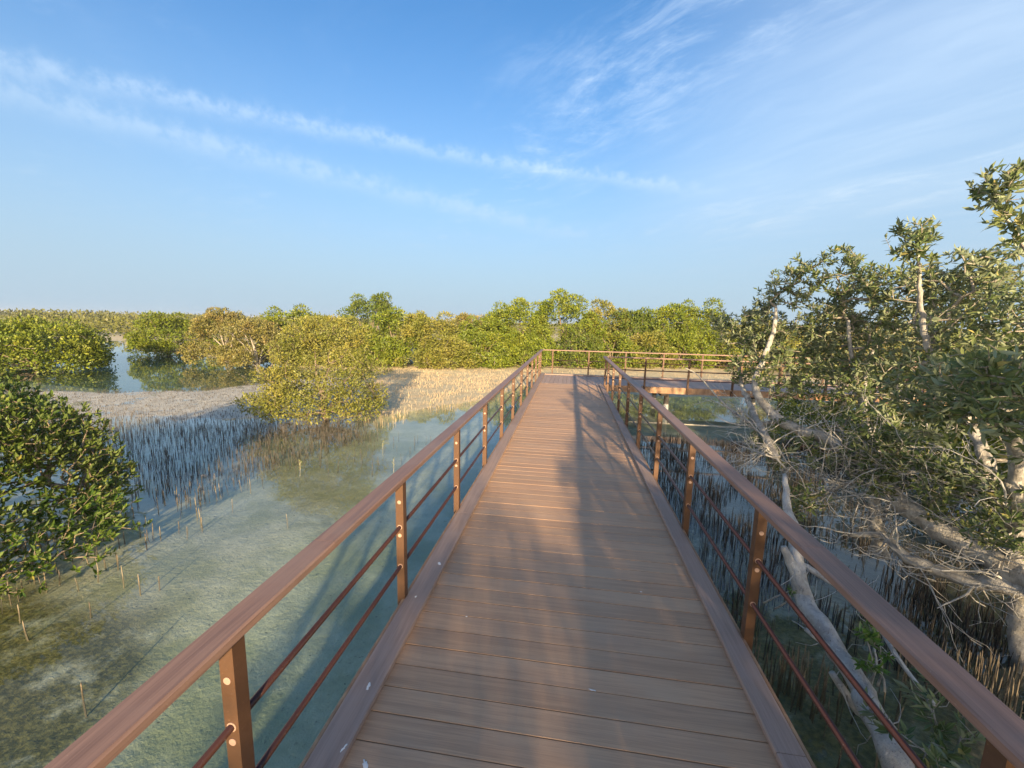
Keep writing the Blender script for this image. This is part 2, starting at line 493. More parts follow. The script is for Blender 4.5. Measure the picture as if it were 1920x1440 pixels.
def axis_coords(lo, hi, step, far, n):
    core = np.arange(lo, hi + step / 2, step)
    g = np.geomspace(step, far, n); g = np.cumsum(g) * (far / np.cumsum(g)[-1])
    return np.concatenate([(lo - g)[::-1], core, hi + g])


gx = axis_coords(-26, 13, 0.17, 1500, 32); gy = axis_coords(-4, 27, 0.17, 1500, 32)
GX, GY = np.meshgrid(gx, gy)
H, ma, mb_, mc, me_, mq, md = ground_h(GX, GY)
nx, ny = len(gx), len(gy)
V = np.stack([GX, GY, H], -1).reshape(-1, 3)
i = np.arange(nx * ny).reshape(ny, nx)
F = np.stack([i[:-1, :-1], i[:-1, 1:], i[1:, 1:], i[1:, :-1]], -1).reshape(-1, 4)


def ground_material():
    mt, N = new_mat('tidal_mud')
    g = N.node('ShaderNodeNewGeometry').outputs['Position']
    sp = N.node('ShaderNodeSeparateXYZ', {0: g}).outputs
    at = N.node('ShaderNodeAttribute', attribute_name='zone')
    z = N.node('ShaderNodeSeparateColor', {0: at.outputs['Color']}).outputs
    n1 = N.noise(g, 0.9, 4, 0.6); n2 = N.noise(g, 4.5, 7, 0.72); n3 = N.noise(N.mapping(g, (1, 1, 1), loc=(3, 7, 1)), 24, 4, 0.6)
    # silt under water: pale grey green with algae mottling
    silt = N.mix(N.smooth(n2, 0.35, 0.68), (0.39, 0.365, 0.245, 1), (0.50, 0.465, 0.325, 1))
    silt = N.mix(N.smooth(n1, 0.42, 0.62, 0.0, 0.7), silt, (0.27, 0.265, 0.13, 1))
    silt = N.mix(N.smooth(n3, 0.62, 0.72, 0.0, 0.55), silt, (0.12, 0.11, 0.07, 1))
    cream = N.mix(N.smooth(n2, 0.35, 0.7), (0.46, 0.39, 0.23, 1), (0.62, 0.54, 0.34, 1))
    cream = N.mix(N.smooth(n1, 0.5, 0.65, 0.0, 0.5), cream, (0.50, 0.36, 0.20, 1))
    grey = N.mix(N.smooth(n2, 0.35, 0.65), (0.46, 0.43, 0.33, 1), (0.60, 0.56, 0.44, 1))
    dark = N.mix(N.smooth(n2, 0.35, 0.7), (0.055, 0.05, 0.03, 1), (0.12, 0.11, 0.07, 1))  # dark mud colour; on the right, tree shade and reflection are painted in
    alg_shade = N.node('ShaderNodeAttribute', attribute_name='algae_shade').outputs['Fac']
    am = N.math('MULTIPLY', alg_shade, N.smooth(N.noise(g, 3.2, 6, 0.72), 0.26, 0.52))  # mask holds real algae plus painted shade and reflection
    silt = N.mix(am, silt, N.mix(N.smooth(n3, 0.4, 0.65), (0.085, 0.075, 0.018, 1), (0.19, 0.16, 0.045, 1)))
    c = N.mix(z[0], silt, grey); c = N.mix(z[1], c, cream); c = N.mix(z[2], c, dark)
    n4 = N.noise(N.mapping(g, (2.2, 0.7, 1), rot=(0, 0, 0.4)), 16, 5, 0.7)
    c = N.mix(N.smooth(n4, 0.62, 0.70, 0.0, 0.35), c, (0.11, 0.10, 0.06, 1))
    vo = N.node('ShaderNodeTexVoronoi', {'Vector': N.mapping(N.vmath('ADD', g, N.vmath('SCALE', N.noise(g, 3, 2, fac=False), None)), (1, 1.9, 1), rot=(0, 0, 0.7)), 'Scale': 7.0, 'Randomness': 1.0})
    vo.inputs['Vector'].links[0].from_node.inputs['Vector'].links[0].from_node.inputs[1].links[0].from_node.inputs['Scale'].default_value = 0.25
    litter = N.math('MULTIPLY', N.smooth(vo.outputs['Distance'], 0.08, 0.13, 0.85, 0.0), N.smooth(N.node('ShaderNodeSeparateColor', {'Color': vo.outputs['Color']}).outputs[0], 0.55, 0.6))
    c = N.mix(litter, c, (0.07, 0.06, 0.035, 1))
    bp = N.node('ShaderNodeBump', {'Strength': 0.7, 'Distance': 0.03, 'Height': N.math('ADD', n2, N.math('MULTIPLY', n3, 0.4))})
    rough = N.smooth(sp[2], ZW + 0.0, ZW + 0.03, 0.55, 0.95)
    p = N.node('ShaderNodeBsdfPrincipled', {'Base Color': c, 'Roughness': rough, 'Normal': bp.outputs[0]})
    finish(N, p.outputs[0]); return mt


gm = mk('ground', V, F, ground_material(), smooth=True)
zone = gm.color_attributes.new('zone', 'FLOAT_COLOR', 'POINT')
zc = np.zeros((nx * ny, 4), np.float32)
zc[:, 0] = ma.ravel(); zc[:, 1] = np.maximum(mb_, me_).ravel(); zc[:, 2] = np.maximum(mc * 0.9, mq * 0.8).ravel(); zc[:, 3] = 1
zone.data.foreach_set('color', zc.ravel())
wob_ = fbm(GX * 1.3, GY * 1.3, 3, 5) - .5
alg_shade = np.maximum(sstep(sdpoly(GX, GY, scaled([(-6.5, 2.9), (-4.6, 2.9), (-3.7, 3.1), (-3.1, 2.4), (-3.0, 1.2), (-3.4, -1), (-8, -1)])) + wob_ * 1.1, -.25, .35),
                 .45 * sstep(sdpoly(GX, GY, scaled([(-4.9, 5.9), (-3.6, 4.5), (-2.8, 4.2), (-2.9, 5.4), (-3.2, 7.2), (-4.4, 8.2), (-6, 8)])) + wob_, -.2, .35))  # first patch is algae, second paints the golden tree's reflection into the bed
alg_shade = np.maximum(alg_shade, .9 * sstep(GX, .9, 1.6) * sstep(-GY, -9, -7))  # silt right of the deck darkened to carry the shade there
aa = gm.attributes.new('algae_shade', 'FLOAT', 'POINT'); aa.data.foreach_set('value', alg_shade.ravel().astype(np.float32))
go = link('ground', gm); tag(go, kind='structure')


def water_material():
    mt, N = new_mat('shallow_water')
    g = N.node('ShaderNodeNewGeometry').outputs['Position']
    n1 = N.noise(N.mapping(g, (1, 1.6, 1)), 5, 3, 0.55); n2 = N.noise(g, 22, 2, 0.5)
    bp = N.node('ShaderNodeBump', {'Strength': 0.03, 'Distance': 0.01, 'Height': N.math('ADD', n1, N.math('MULTIPLY', n2, 0.25))})
    # the same air-to-water interface seen from either side (no refraction is traced, so no total reflection either)
    bf = N.node('ShaderNodeNewGeometry').outputs['Backfacing']
    ior = N.math('ADD', 1.333, N.math('MULTIPLY', bf, 0.7502 - 1.333))
    fr = N.node('ShaderNodeFresnel', {'IOR': ior, 'Normal': bp.outputs[0]}).outputs[0]
    gl = N.node('ShaderNodeBsdfGlossy', {'Color': (1, 1, 1, 1), 'Roughness': 0.004, 'Normal': bp.outputs[0]})
    tr = N.node('ShaderNodeBsdfTransparent', {'Color': (0.97, 0.99, 0.98, 1)})
    ms = N.node('ShaderNodeMixShader', {0: fr, 1: tr.outputs[0], 2: gl.outputs[0]})
    ab = N.node('ShaderNodeVolumeAbsorption', {'Color': (0.40, 0.76, 0.66, 1), 'Density': 0.30})
    N.node('ShaderNodeOutputMaterial', {'Surface': ms.outputs[0], 'Volume': ab.outputs[0]})
    return mt


R_ = 1400
wv = [(sx * R_, sy * R_, z) for z in (ZW, -3.0) for sx, sy in ((-1, -1), (1, -1), (1, 1), (-1, 1))]
wf = [(0, 1, 2, 3), (7, 6, 5, 4), (0, 4, 5, 1), (1, 5, 6, 2), (2, 6, 7, 3), (3, 7, 4, 0)]
wo = link('water', mk('water', wv, wf, water_material())); tag(wo, kind='structure')


# ------------------------------------------------------------------ boardwalk
def prism(profile, a, b, axis):
    """extrude a closed (u, v) profile from a to b; axis 0: u->y, v->z; axis 1: u->x, v->z"""
    n = len(profile); V = []
    for t in (a, b):
        for u, v in profile:
            V.append((t, u, v) if axis == 0 else (u, t, v))
    F4 = [(k, (k + 1) % n, n + (k + 1) % n, n + k) for k in range(n)]
    if axis == 1: F4 = [f[::-1] for f in F4]
    caps = [tuple(range(n))[::-1], tuple(range(n, 2 * n))]
    if axis == 1: caps = [c[::-1] for c in caps]
    return V, [F4, caps]


def rect_profile(u0, u1, v0, v1, c=0.004):
    return [(u0 + c, v0), (u1 - c, v0), (u1, v0 + c), (u1, v1 - c), (u1 - c, v1), (u0 + c, v1), (u0, v1 - c), (u0, v0 + c)]


def bar(name, axis, a, b, u0, u1, v0, v1, mat, parent=None, c=0.004):
    """bar along an axis; its mesh is centred so object coordinates run along it"""
    cu, cv, ct = (u0 + u1) / 2, (v0 + v1) / 2, (a + b) / 2
    V, F = prism(rect_profile(u0 - cu, u1 - cu, v0 - cv, v1 - cv, c), a - ct, b - ct, axis)
    me = mk(name, V, F, mat)
    o = bpy.data.objects.new(name, me); COL.objects.link(o)
    if parent is not None: adopt(o, parent)
    o.location = (ct, cu, cv) if axis == 0 else (cu, ct, cv)
    return o


def box(name, lo, hi, mat, parent=None, c=0.003):
    o = bar(name, 0, lo[0], hi[0], lo[1], hi[1], lo[2], hi[2], mat, parent, c)
    return o


def cyl(name, p0, p1, r, mat, parent=None, sides=10, smooth=True):
    p0 = np.array(p0, float); p1 = np.array(p1, float); d = unit((p1 - p0)[None])
    a, b = frames(d); a = a[0]; b = b[0]
    ang = np.linspace(0, 2 * np.pi, sides, endpoint=False)
    ring = np.cos(ang)[:, None] * a + np.sin(ang)[:, None] * b
    V = np.concatenate([p0 + ring * r, p1 + ring * r])
    F4 = [(k, (k + 1) % sides, sides + (k + 1) % sides, sides + k) for k in range(sides)]
    me = mk(name, V, [F4, [tuple(range(sides))[::-1], tuple(range(sides, 2 * sides))]], mat, smooth=False)
    if smooth:
        me.polygons.foreach_set('use_smooth', np.array([True] * sides + [False] * 2))
    return link(name, me, parent)


XL, XR = -0.935, 1.042           # inner faces of the kerbs
OL, OR = -1.09, 1.175            # outer faces
YS, YF = 13.95, 16.25            # cross walkway between its kerbs
PITCH = 0.150
bw = empty('boardwalk', (0, 6, 0))
tag(bw, 'brown composite plank boardwalk running ahead and turning right over the water', 'boardwalk')
V, F = prism(rect_profile(-0.0722, 0.0722, -0.025, 0.0, 0.0014), OL + 0.004, OR - 0.004, 0)
plank_me = mk('plank', V, F, M_plank)
y = -3.6; first = True
while y < YS - 0.02:
    o = bpy.data.objects.new('plank', plank_me); COL.objects.link(o); adopt(o, bw)
    o.location = (random.uniform(-.001, .001), y, random.uniform(-0.0012, 0.0008)); y += PITCH
    o.rotation_euler = (random.uniform(-.003, .003), 0, 0)
yend = y - PITCH / 2
V, F = prism(rect_profile(-0.0722, 0.0722, -0.025, 0.0, 0.0014), yend + 0.012, YF + 0.13, 1)
V = [(v[0], v[1] - (yend + YF) / 2, v[2]) for v in V]
M_plank_y = composite_material('deck_board_cross', (0.33, 0.24, 0.19), (0.42, 0.31, 0.25), (0.36, 0.29, 0.25), axis=1)
plank_me2 = mk('plank', V, F, M_plank_y)
x = OL + 0.077
XEND = 16.0
while x < XEND:
    o = bpy.data.objects.new('plank', plank_me2); COL.objects.link(o); adopt(o, bw)
    o.location = (x, (yend + YF) / 2, random.uniform(-0.0012, 0.0008)); x += PITCH


def kerb_run(axis, a, b, u0, u1, lens, mat):
    t = a
    k = 0
    while t < b - 0.05:
        e = min(b, t + lens[k % len(lens)]); k += 1
        bar('kerb_board', axis, t + 0.001, e - 0.002, u0, u1, 0.002, 0.037, mat, bw, 0.005)
        t = e


kerb_run(1, -3.6, YF + 0.14, OL, XL, [3.9, 3.6, 3.8], M_kerb)
kerb_run(1, -1.75, YS - 0.02, XR, OR, [3.55, 3.7, 3.6], M_kerb)
M_kerb_x = composite_material('kerb_board_cross', (0.29, 0.205, 0.160), (0.38, 0.275, 0.22), (0.34, 0.26, 0.22), axis=0)
kerb_run(0, XL + 0.003, XEND, YF, YF + 0.14, [3.9, 3.6, 3.8], M_kerb_x)
kerb_run(0, OR + 0.003, XEND, YS - 0.16, YS - 0.02, [3.3, 3.6, 3.8], M_kerb_x)
# fascia boards
bar('fascia', 1, -3.6, YF + 0.165, OL - 0.022, OL - 0.001, -0.20, 0.030, M_fascia, bw, 0.003)
bar('fascia', 1, -3.6, YS - 0.185, OR + 0.001, OR + 0.022, -0.20, 0.030, M_fascia, bw, 0.003)
bar('fascia', 0, OL + 0.002, XEND, YF + 0.142, YF + 0.164, -0.20, 0.030, M_fascia, bw, 0.003)
for a_, b_ in ((OR + 0.001, 4.7), (4.704, 8.3), (8.304, 12), (12.004, XEND)):
    bar('fascia', 0, a_, b_, YS - 0.184, YS - 0.162, -0.17, 0.036, M_fascia, bw, 0.003)
# joists and beams
for x in (-0.9, -0.25, 0.4, 0.95):
    bar('joist', 1, -3.5, YS - 0.2, x - 0.03, x + 0.03, -0.16, -0.028, M_steel, bw)
for yy in (14.2, 15.1, 16.0):
    bar('joist', 0, -1.0, XEND, yy - 0.03, yy + 0.03, -0.16, -0.028, M_steel, bw)
for yy in (-1.7, 1.6, 4.9, 8.2, 11.5):
    bar('cross_beam', 0, -0.95, 1.0, yy - 0.07, yy + 0.07, -0.27, -0.162, M_steel, bw)
    for x in (-0.7, 0.75):
        cyl('pile', (x, yy, -1.9), (x, yy, -0.272), 0.075, M_pile, bw, 12)
for x in (-0.3, 3.35, 6.9, 10.5, 14):
    bar('cross_beam', 1, 13.85, 16.3, x - 0.28, x - 0.02, -0.27, -0.172, M_steel, bw)
    for yy in (14.05, 16.0):
        cyl('pile', (x - 0.05, yy, -1.9), (x - 0.05, yy, -0.272), 0.085, M_pile, bw, 12)

# ------------------------------------------------------------------ railings
HR = 1.0
post_profile = [(-0.0275, -0.0275), (0.0275, 0.0275)]


def post(x, y, parent, facing, zb=-0.17, bolts=True):
    w = 0.0275
    o = box('post', (x - w, y - w, zb), (x + w, y + w, HR - 0.042), M_post, parent, 0.004)
    if bolts:
        for zz, big in ((0.76, 1), (0.515, 1)):
            if facing == 'y':
                b = cyl('bolt', (0, -w - 0.004, zz), (0, -w + 0.001, zz), 0.0135, M_bolt, None, 12)
            else:
                b = cyl('bolt', (-w - 0.004, 0, zz), (-w + 0.001, 0, zz), 0.0135, M_bolt, None, 12)
            b.parent = o; b.location = (0, 0, -o.location[2])
        for zz in (0.575, 0.28):
            if facing == 'y':
                b = cyl('collar', (0, -w - 0.003, zz), (0, -w + 0.001, zz), 0.0180, M_bolt, None, 12)
            else:
                b = cyl('collar', (-w - 0.003, 0, zz), (-w + 0.001, 0, zz), 0.0180, M_bolt, None, 12)
            b.parent = o; b.location = (0, 0, -o.location[2])
    return o


def handrail(axis, a, b, u0, u1, parent, lens, mat):
    t = a; k = 0
    while t < b - 0.05:
        e = min(b, t + lens[k % len(lens)]); k += 1
        bar('handrail', axis, t + 0.0006, e - 0.0006, u0, u1, HR - 0.040, HR, mat, parent, 0.007)
        t = e


PY = [1.12 + 1.44 * k for k in range(-3, 11)]
rl = empty('railing', (-1.07, 6, 0))
tag(rl, 'brown metal railing with wooden handrail along the left side of the boardwalk', 'railing')
handrail(1, -3.6, 16.46, -1.125, -1.018, rl, [5.2, 4.4, 4.4], M_hand)
for y in PY: post(-1.1180, y, rl, 'y')
for z in (0.575, 0.28):
    cyl('rod', (-1.1180, -3.6, z), (-1.1180, 16.40, z), 0.0135, M_rod, rl, 10)
rr = empty('railing', (1.17, 6, 0))
tag(rr, 'brown metal railing with wooden handrail along the right side, cornering beside the pond', 'railing')
handrail(1, -3.6, 13.74, 1.110, 1.228, rr, [5.55, 4.2, 4.0], M_hand)
for y in [v for v in PY if v < 13.3]: post(1.216, y, rr, 'y')
post(1.216, 13.66, rr, 'y')
for z in (0.575, 0.28):
    cyl('rod', (1.216, -3.6, z), (1.216, 13.64, z), 0.0135, M_rod, rr, 10)
handrail(0, 1.2285, XEND, 13.63, 13.74, rr, [4.4, 4.0, 4.2], M_handx)
for k in range(10):
    post(2.50 + 1.36 * k, 13.7385, rr, 'x')
for z in (0.575, 0.28):
    cyl('rod', (1.24, 13.7385, z), (XEND, 13.7385, z), 0.013, M_rod, rr, 8)
rf = empty('railing', (5, 16.42, 0))
tag(rf, 'brown metal railing along the far edge of the cross walkway before the trees', 'railing')
handrail(0, -1.017, XEND, 16.36, 16.46, rf, [4.8, 4.4], M_handx)
for k in range(12):
    post(-0.64 + 1.43 * k, 16.4415, rf, 'x')
post(-1.1180, 16.4415, rf, 'y')
for z in (0.575, 0.28):
    cyl('rod', (-1.11, 16.4415, z), (XEND, 16.4415, z), 0.0135, M_rod, rf, 8)

# bird droppings on the boards
M_white, N_ = new_mat('dropping')
p_ = N_.node('ShaderNodeBsdfPrincipled', {'Base Color': (0.75, 0.73, 0.68, 1), 'Roughness': 0.8}); finish(N_, p_.outputs[0])


def dropping(x, y, z, rx, ry, rot):
    n = 14; ang = np.linspace(0, 2 * np.pi, n, endpoint=False)
    rad = 1 + 0.45 * np.random.default_rng(int(abs(x * 991 + y * 77) * 10)).standard_normal(n) * 0.5
    c, s = math.cos(rot), math.sin(rot)
    px = np.cos(ang) * rx * rad; py = np.sin(ang) * ry * rad
    X = px * c - py * s; Y = px * s + py * c
    V = [(a, b, 0) for a, b in zip(X, Y)] + [(a * .5, b * .5, 0.0016) for a, b in zip(X, Y)] + [(0, 0, 0.002)]
    F4 = [(k, (k + 1) % n, n + (k + 1) % n, n + k) for k in range(n)]
    F3 = [(n + k, n + (k + 1) % n, 2 * n) for k in range(n)]
    o = link('bird_dropping', mk('bird_dropping', V, [F4, F3], M_white)); o.location = (x, y, z)
    return o


for q, lab in (((-0.98, 2.98, 0.0372, .012, .02, .4), 'small white bird dropping on the left kerb board, farthest of its spots'),
               ((-1.02, 2.56, 0.0372, .006, .009, .1), 'tiny white bird speck on the left kerb beside the second post'),
               ((-1.0, 1.82, 0.0372, .008, .022, .2), 'streaky white bird dropping on the left kerb board between two posts'),
               ((-0.955, 1.50, 0.0372, .006, .02, -.3), 'white bird dropping on the inner edge of the left kerb, nearest the viewer'),
               ((-0.84, 1.475, 0.0012, .012, .022, .7), 'white bird dropping on the deck planks beside the left kerb'),
               ((-0.62, 2.47, 0.0012, .006, .006, .1), 'tiny white speck on the deck plank, left of the middle'),
               ((0.21, 2.03, 0.0012, .022, .004, -.1), 'thin white smear lying in a plank joint near the middle'),
               ((0.85, 1.47, 0.0012, .016, .004, -.8), 'short white scratch-like smear on the deck planks near the right kerb'),
               ((0.62, 2.95, 0.0012, .008, .005, 0), 'small pale speck on the right half of the deck planks')):
    tag(dropping(*q), lab, 'bird dropping')


# ------------------------------------------------------------------ trees
def tube(points, radii, sides=9, rough=0.0, seed=0):
    rough = rough * 1.6
    P = np.asarray(points, float); R = np.asarray(radii, float)
    # resample along a smooth curve
    n = len(P); seg = np.linalg.norm(np.diff(P, axis=0), axis=1); s = np.concatenate([[0], np.cumsum(seg)])
    m = max(4, int(s[-1] / max(0.05, R.max() * 0.9)) + 1); t = np.linspace(0, s[-1], m)
    def cat(D):
        out = []
        for tt in t:
            k = min(max(np.searchsorted(s, tt) - 1, 0), n - 2)
            u = (tt - s[k]) / (s[k + 1] - s[k] + 1e-9)
            p0 = D[max(k - 1, 0)]; p1 = D[k]; p2 = D[k + 1]; p3 = D[min(k + 2, n - 1)]
            out.append(0.5 * ((2 * p1) + (-p0 + p2) * u + (2 * p0 - 5 * p1 + 4 * p2 - p3) * u * u + (-p0 + 3 * p1 - 3 * p2 + p3) * u ** 3))
        return np.array(out)
    Q = cat(P); RR = np.interp(t, s, R)
    r_ = np.random.default_rng(seed)
    Q[1:-1] += r_.normal(0, 1, Q[1:-1].shape) * RR[1:-1, None] * 0.10 * (1 + rough)
    T = unit(np.gradient(Q, axis=0))
    a = np.zeros_like(T); ref = np.array([0.3, 0.2, 0.93])
    A = unit(np.cross(T, ref)); B = np.cross(T, A)
    ang = np.linspace(0, 2 * np.pi, sides, endpoint=False)
    bump = 1 + r_.normal(0, 0.03 + rough * 0.04, (m, sides)) + 0.07 * np.sin(ang * 2 + r_.random() * 6)[None] 
    ring = (np.cos(ang)[None, :, None] * A[:, None] + np.sin(ang)[None, :, None] * B[:, None]) * (RR[:, None] * bump)[..., None]
    V = (Q[:, None] + ring).reshape(-1, 3)
    i = np.arange(m * sides).reshape(m, sides); j = np.roll(i, -1, axis=1)
    F = np.stack([i[:-1], j[:-1], j[1:], i[1:]], -1).reshape(-1, 4)
    V = np.concatenate([V, Q[:1], Q[-1:]])
    c0 = len(V) - 2; c1 = len(V) - 1
    F3 = np.concatenate([np.stack([j[0], i[0], np.full(sides, c0)], -1), np.stack([i[-1], j[-1], np.full(sides, c1)], -1)])
    return V, F, F3, Q, RR


def segments(A, B, ra, rb, sides=4):
    """one small tapered prism per segment, all in one go"""
    d = unit(B - A); a, b = frames(d)
    ang = np.linspace(0, 2 * np.pi, sides, endpoint=False)
    ring = np.cos(ang)[None, :, None] * a[:, None] + np.sin(ang)[None, :, None] * b[:, None]
    V = np.concatenate([A[:, None] + ring * ra[:, None, None], B[:, None] + ring * rb[:, None, None]], axis=1)
    n = len(A); base = np.arange(n)[:, None] * (2 * sides)
    k = np.arange(sides)
    f = np.stack([k, (k + 1) % sides, sides + (k + 1) % sides, sides + k], -1)
    F = (base[:, :, None] + f[None]).reshape(-1, 4)
    return V.reshape(-1, 3), F


LEAF_V = np.array([(0, 0, 0), (0.22, 0.13, 0.02), (0.22, 0, -0.02), (0.22, -0.13, 0.02),
                   (0.58, 0.165, 0.0), (0.58, 0, -0.045), (0.58, -0.165, 0.0), (1.0, 0, -0.09)])
LEAF_Q = np.array([(1, 2, 5, 4), (2, 3, 6, 5)]); LEAF_T = np.array([(0, 2, 1), (0, 3, 2), (4, 5, 7), (5, 6, 7)])
# orientation: the face normal points to +z (upper side)
if True:
    LEAF_Q = LEAF_Q[:, ::-1][:, :] * 1
    LEAF_T = LEAF_T * 1
def _nz(f): 
    a, b, c = LEAF_V[f[0]], LEAF_V[f[1]], LEAF_V[f[2]]; return np.cross(b - a, c - a)[2]
LEAF_Q = np.array([f if _nz(f) > 0 else f[::-1] for f in LEAF_Q]); LEAF_T = np.array([f if _nz(f) > 0 else f[::-1] for f in LEAF_T])


def leaves_mesh(name, pos, ax, nrm, ln, wd, tint, mat):
    ax = unit(ax); side = unit(np.cross(nrm, ax)); up = np.cross(ax, side)
    L = LEAF_V
    V = pos[:, None] + ax[:, None] * (L[None, :, 0:1] * ln[:, None, None]) + side[:, None] * (L[None, :, 1:2] * wd[:, None, None]) + up[:, None] * (L[None, :, 2:3] * ln[:, None, None])
    n = len(pos); b = np.arange(n)[:, None, None] * len(L)
    Q = (b + LEAF_Q[None]).reshape(-1, 4); T = (b + LEAF_T[None]).reshape(-1, 3)
    return mk(name, V.reshape(-1, 3), [Q, T], mat, tint=np.concatenate([np.repeat(tint, 2), np.repeat(tint, 4)]))


def quads_mesh(name, pos, ax, nrm, ln, wd, tint, mat):
    ax = unit(ax); side = unit(np.cross(nrm, ax)); up = np.cross(ax, side)
    V = np.stack([pos, pos + ax * ln[:, None] * 0.45 + side * wd[:, None] * 0.5 + up * ln[:, None] * 0.05,
                  pos + ax * ln[:, None], pos + ax * ln[:, None] * 0.45 - side * wd[:, None] * 0.5 + up * ln[:, None] * 0.05], 1)
    n = len(pos); F = np.arange(4 * n).reshape(n, 4)[:, ::-1]
    return mk(name, V.reshape(-1, 3), F, mat, tint=tint)


def grow(limb_pts, limb_rad, tips, step=0.14, jitter=0.25, r_tip=0.0022, seed=1, gravity=0.0):
    """attach every tip to the nearest point of the growing skeleton by a slightly bent path"""
    r_ = np.random.default_rng(seed)
    P = [np.asarray(p, float) for p in limb_pts]; nl = len(P)
    cap = nl + len(tips) * 14
    pos = np.zeros((cap, 3)); pos[:nl] = np.array(P); par = np.full(cap, -1); n = nl
    dmin = np.array([np.min(np.linalg.norm(pos[:nl] - t, axis=1)) for t in tips])
    tipnodes = []; dirs = []
    for k in np.argsort(dmin):
        t = tips[k]
        dv = t - pos[:n]; d = np.linalg.norm(dv, axis=1)
        cost = d * (1 + 0.5 * (dv[:, 2] < -0.05)) 
        j = int(np.argmin(cost)); dist = d[j]
        m = max(1, int(dist / step)); m = min(m, 12)
        start = pos[j].copy(); prev = j
        bend = r_.normal(0, 1, 3) * dist * jitter * 0.35 + np.array([0, 0, -0.10 * dist])
        for q in range(1, m + 1):
            u = q / m
            p = start * (1 - u) + t * u + bend * 4 * u * (1 - u) * 0.5 + r_.normal(0, 1, 3) * 0.012
            if q == m: p = t
            if n >= cap: break
            pos[n] = p; par[n] = prev; prev = n; n += 1
        tipnodes.append(prev); dv_ = pos[prev] - pos[par[prev]] if par[prev] >= 0 else np.array([0, 0, 1.0])
        dirs.append(dv_)
    pos = pos[:n]; par = par[:n]
    w = np.zeros(n)
    for q in tipnodes: w[q] += 1
    for q in range(n - 1, nl - 1, -1):
        if par[q] >= nl: w[par[q]] += w[q]
    rad = r_tip * np.maximum(w, 0.5) ** 0.42
    k = np.arange(nl, n)
    A = pos[par[k]]; B = pos[k]; ra = np.where(par[k] < nl, rad[k] * 1.1, rad[par[k]]); rb = rad[k]
    return pos, tipnodes, unit(np.array(dirs)), A, B, np.minimum(ra, rb * 1.8), rb, par


def rosettes(tips, dirs, n_per, r_, ln=(0.045, 0.075), upb=0.5, spread=0.9, back=0.10, asp=0.95):
    """pairs of leaves round each twig end, outermost pointing along the twig"""
    n = len(tips); d = unit(dirs + np.array([0, 0, upb]) + r_.normal(0, 0.25, (n, 3)))
    pos = []; ax = []; nr = []; 
    a, b = frames(d)
    ph0 = r_.random(n) * 2 * np.pi
    for k in range(n_per):
        ph = ph0 + (k // 2) * (np.pi / 2) + (k % 2) * np.pi + r_.normal(0, 0.25, n)
        tlt = np.clip(spread * (0.35 + 0.75 * (k // 2) / max(1, n_per // 2 - 0.5)) + r_.normal(0, 0.15, n), 0.1, 1.9)
        rd = np.cos(ph)[:, None] * a + np.sin(ph)[:, None] * b
        x = d * np.cos(tlt)[:, None] + rd * np.sin(tlt)[:, None]
        nn = d * np.sin(tlt)[:, None] - rd * np.cos(tlt)[:, None]
        p = tips - d * (back * (k // 2) / max(1, n_per // 2))[..., None] if False else tips - d * (back * (k // 2) / max(1, n_per // 2))
        pos.append(p); ax.append(x); nr.append(nn)
    pos = np.concatenate(pos); ax = np.concatenate(ax); nr = np.concatenate(nr)
    m = len(pos)
    L = r_.uniform(ln[0], ln[1], m) * np.where(r_.random(m) < .25, r_.uniform(.5, .8, m), 1.0)
    keep = r_.random(m) > 0.10
    return pos[keep], ax[keep], nr[keep], L[keep], (L * asp * r_.uniform(0.85, 1.15, m))[keep], r_.random(m)[keep]


def single_leaf_mesh(mat, k):
    V = LEAF_V.copy(); V[:, 1] *= (0.95, 1.1, 0.85)[k]; V[:, 2] *= (1, 1.8, 0.3)[k]
    V[7, 1] += (0, 0.05, -0.04)[k]
    return mk('leaf', V, [LEAF_Q, LEAF_T], mat, smooth=False)


def place_single_leaves(parent, pos, ax, nr, L, idx, mat):
    mes = [single_leaf_mesh(mat, k) for k in range(3)]
    Minv = Matrix.Translation(-parent.location)
    for q in idx:
        a = unit(ax[q][None])[0]; s = unit(np.cross(nr[q], a)[None])[0]; u = np.cross(a, s); l = L[q]
        o = bpy.data.objects.new('leaf', mes[int(q) % 3]); COL.objects.link(o)
        o.parent = parent; o.matrix_parent_inverse = Minv
        o.matrix_basis = Matrix(((a[0] * l, s[0] * l, u[0] * l, pos[q][0]), (a[1] * l, s[1] * l, u[1] * l, pos[q][1]), (a[2] * l, s[2] * l, u[2] * l, pos[q][2]), (0, 0, 0, 1)))


def largest_in_view(pos, L, n):
    pr = project(pos)
    ok = (pr[:, 2] > 0.3) & (pr[:, 0] > 0) & (pr[:, 0] < 1920) & (pr[:, 1] > 0) & (pr[:, 1] < 1440)
    size = np.where(ok, L / np.maximum(pr[:, 2], 0.3), 0)
    return np.argsort(-size)[:n]


def limb_objects(limbs, root, mats, seed=0, names=None):
    P = []; R = []
    for k, (nm, pts) in enumerate(limbs):
        a = np.array(pts)
        V, F, F3, Q, RR = tube(a[:, :3], a[:, 3], 11, 0.3, seed + k)
        o = link(nm, mk(nm, V, [F, F3], mats[k] if isinstance(mats, list) else mats, smooth=True), root)
        P.append(Q); R.append(RR)
    return np.concatenate(P), np.concatenate(R)


def in_balls(clusters, per, r_, shell=0.0):
    out = []
    for (x, y, z, r) in clusters:
        n = max(3, int(per * (r / 0.3) ** 2))
        v = unit(r_.normal(0, 1, (n, 3))) * (r * r_.uniform(0.25, 1.0, n)[:, None] ** 0.6)
        out.append(np.array([x, y, z]) + v)
    return np.concatenate(out)


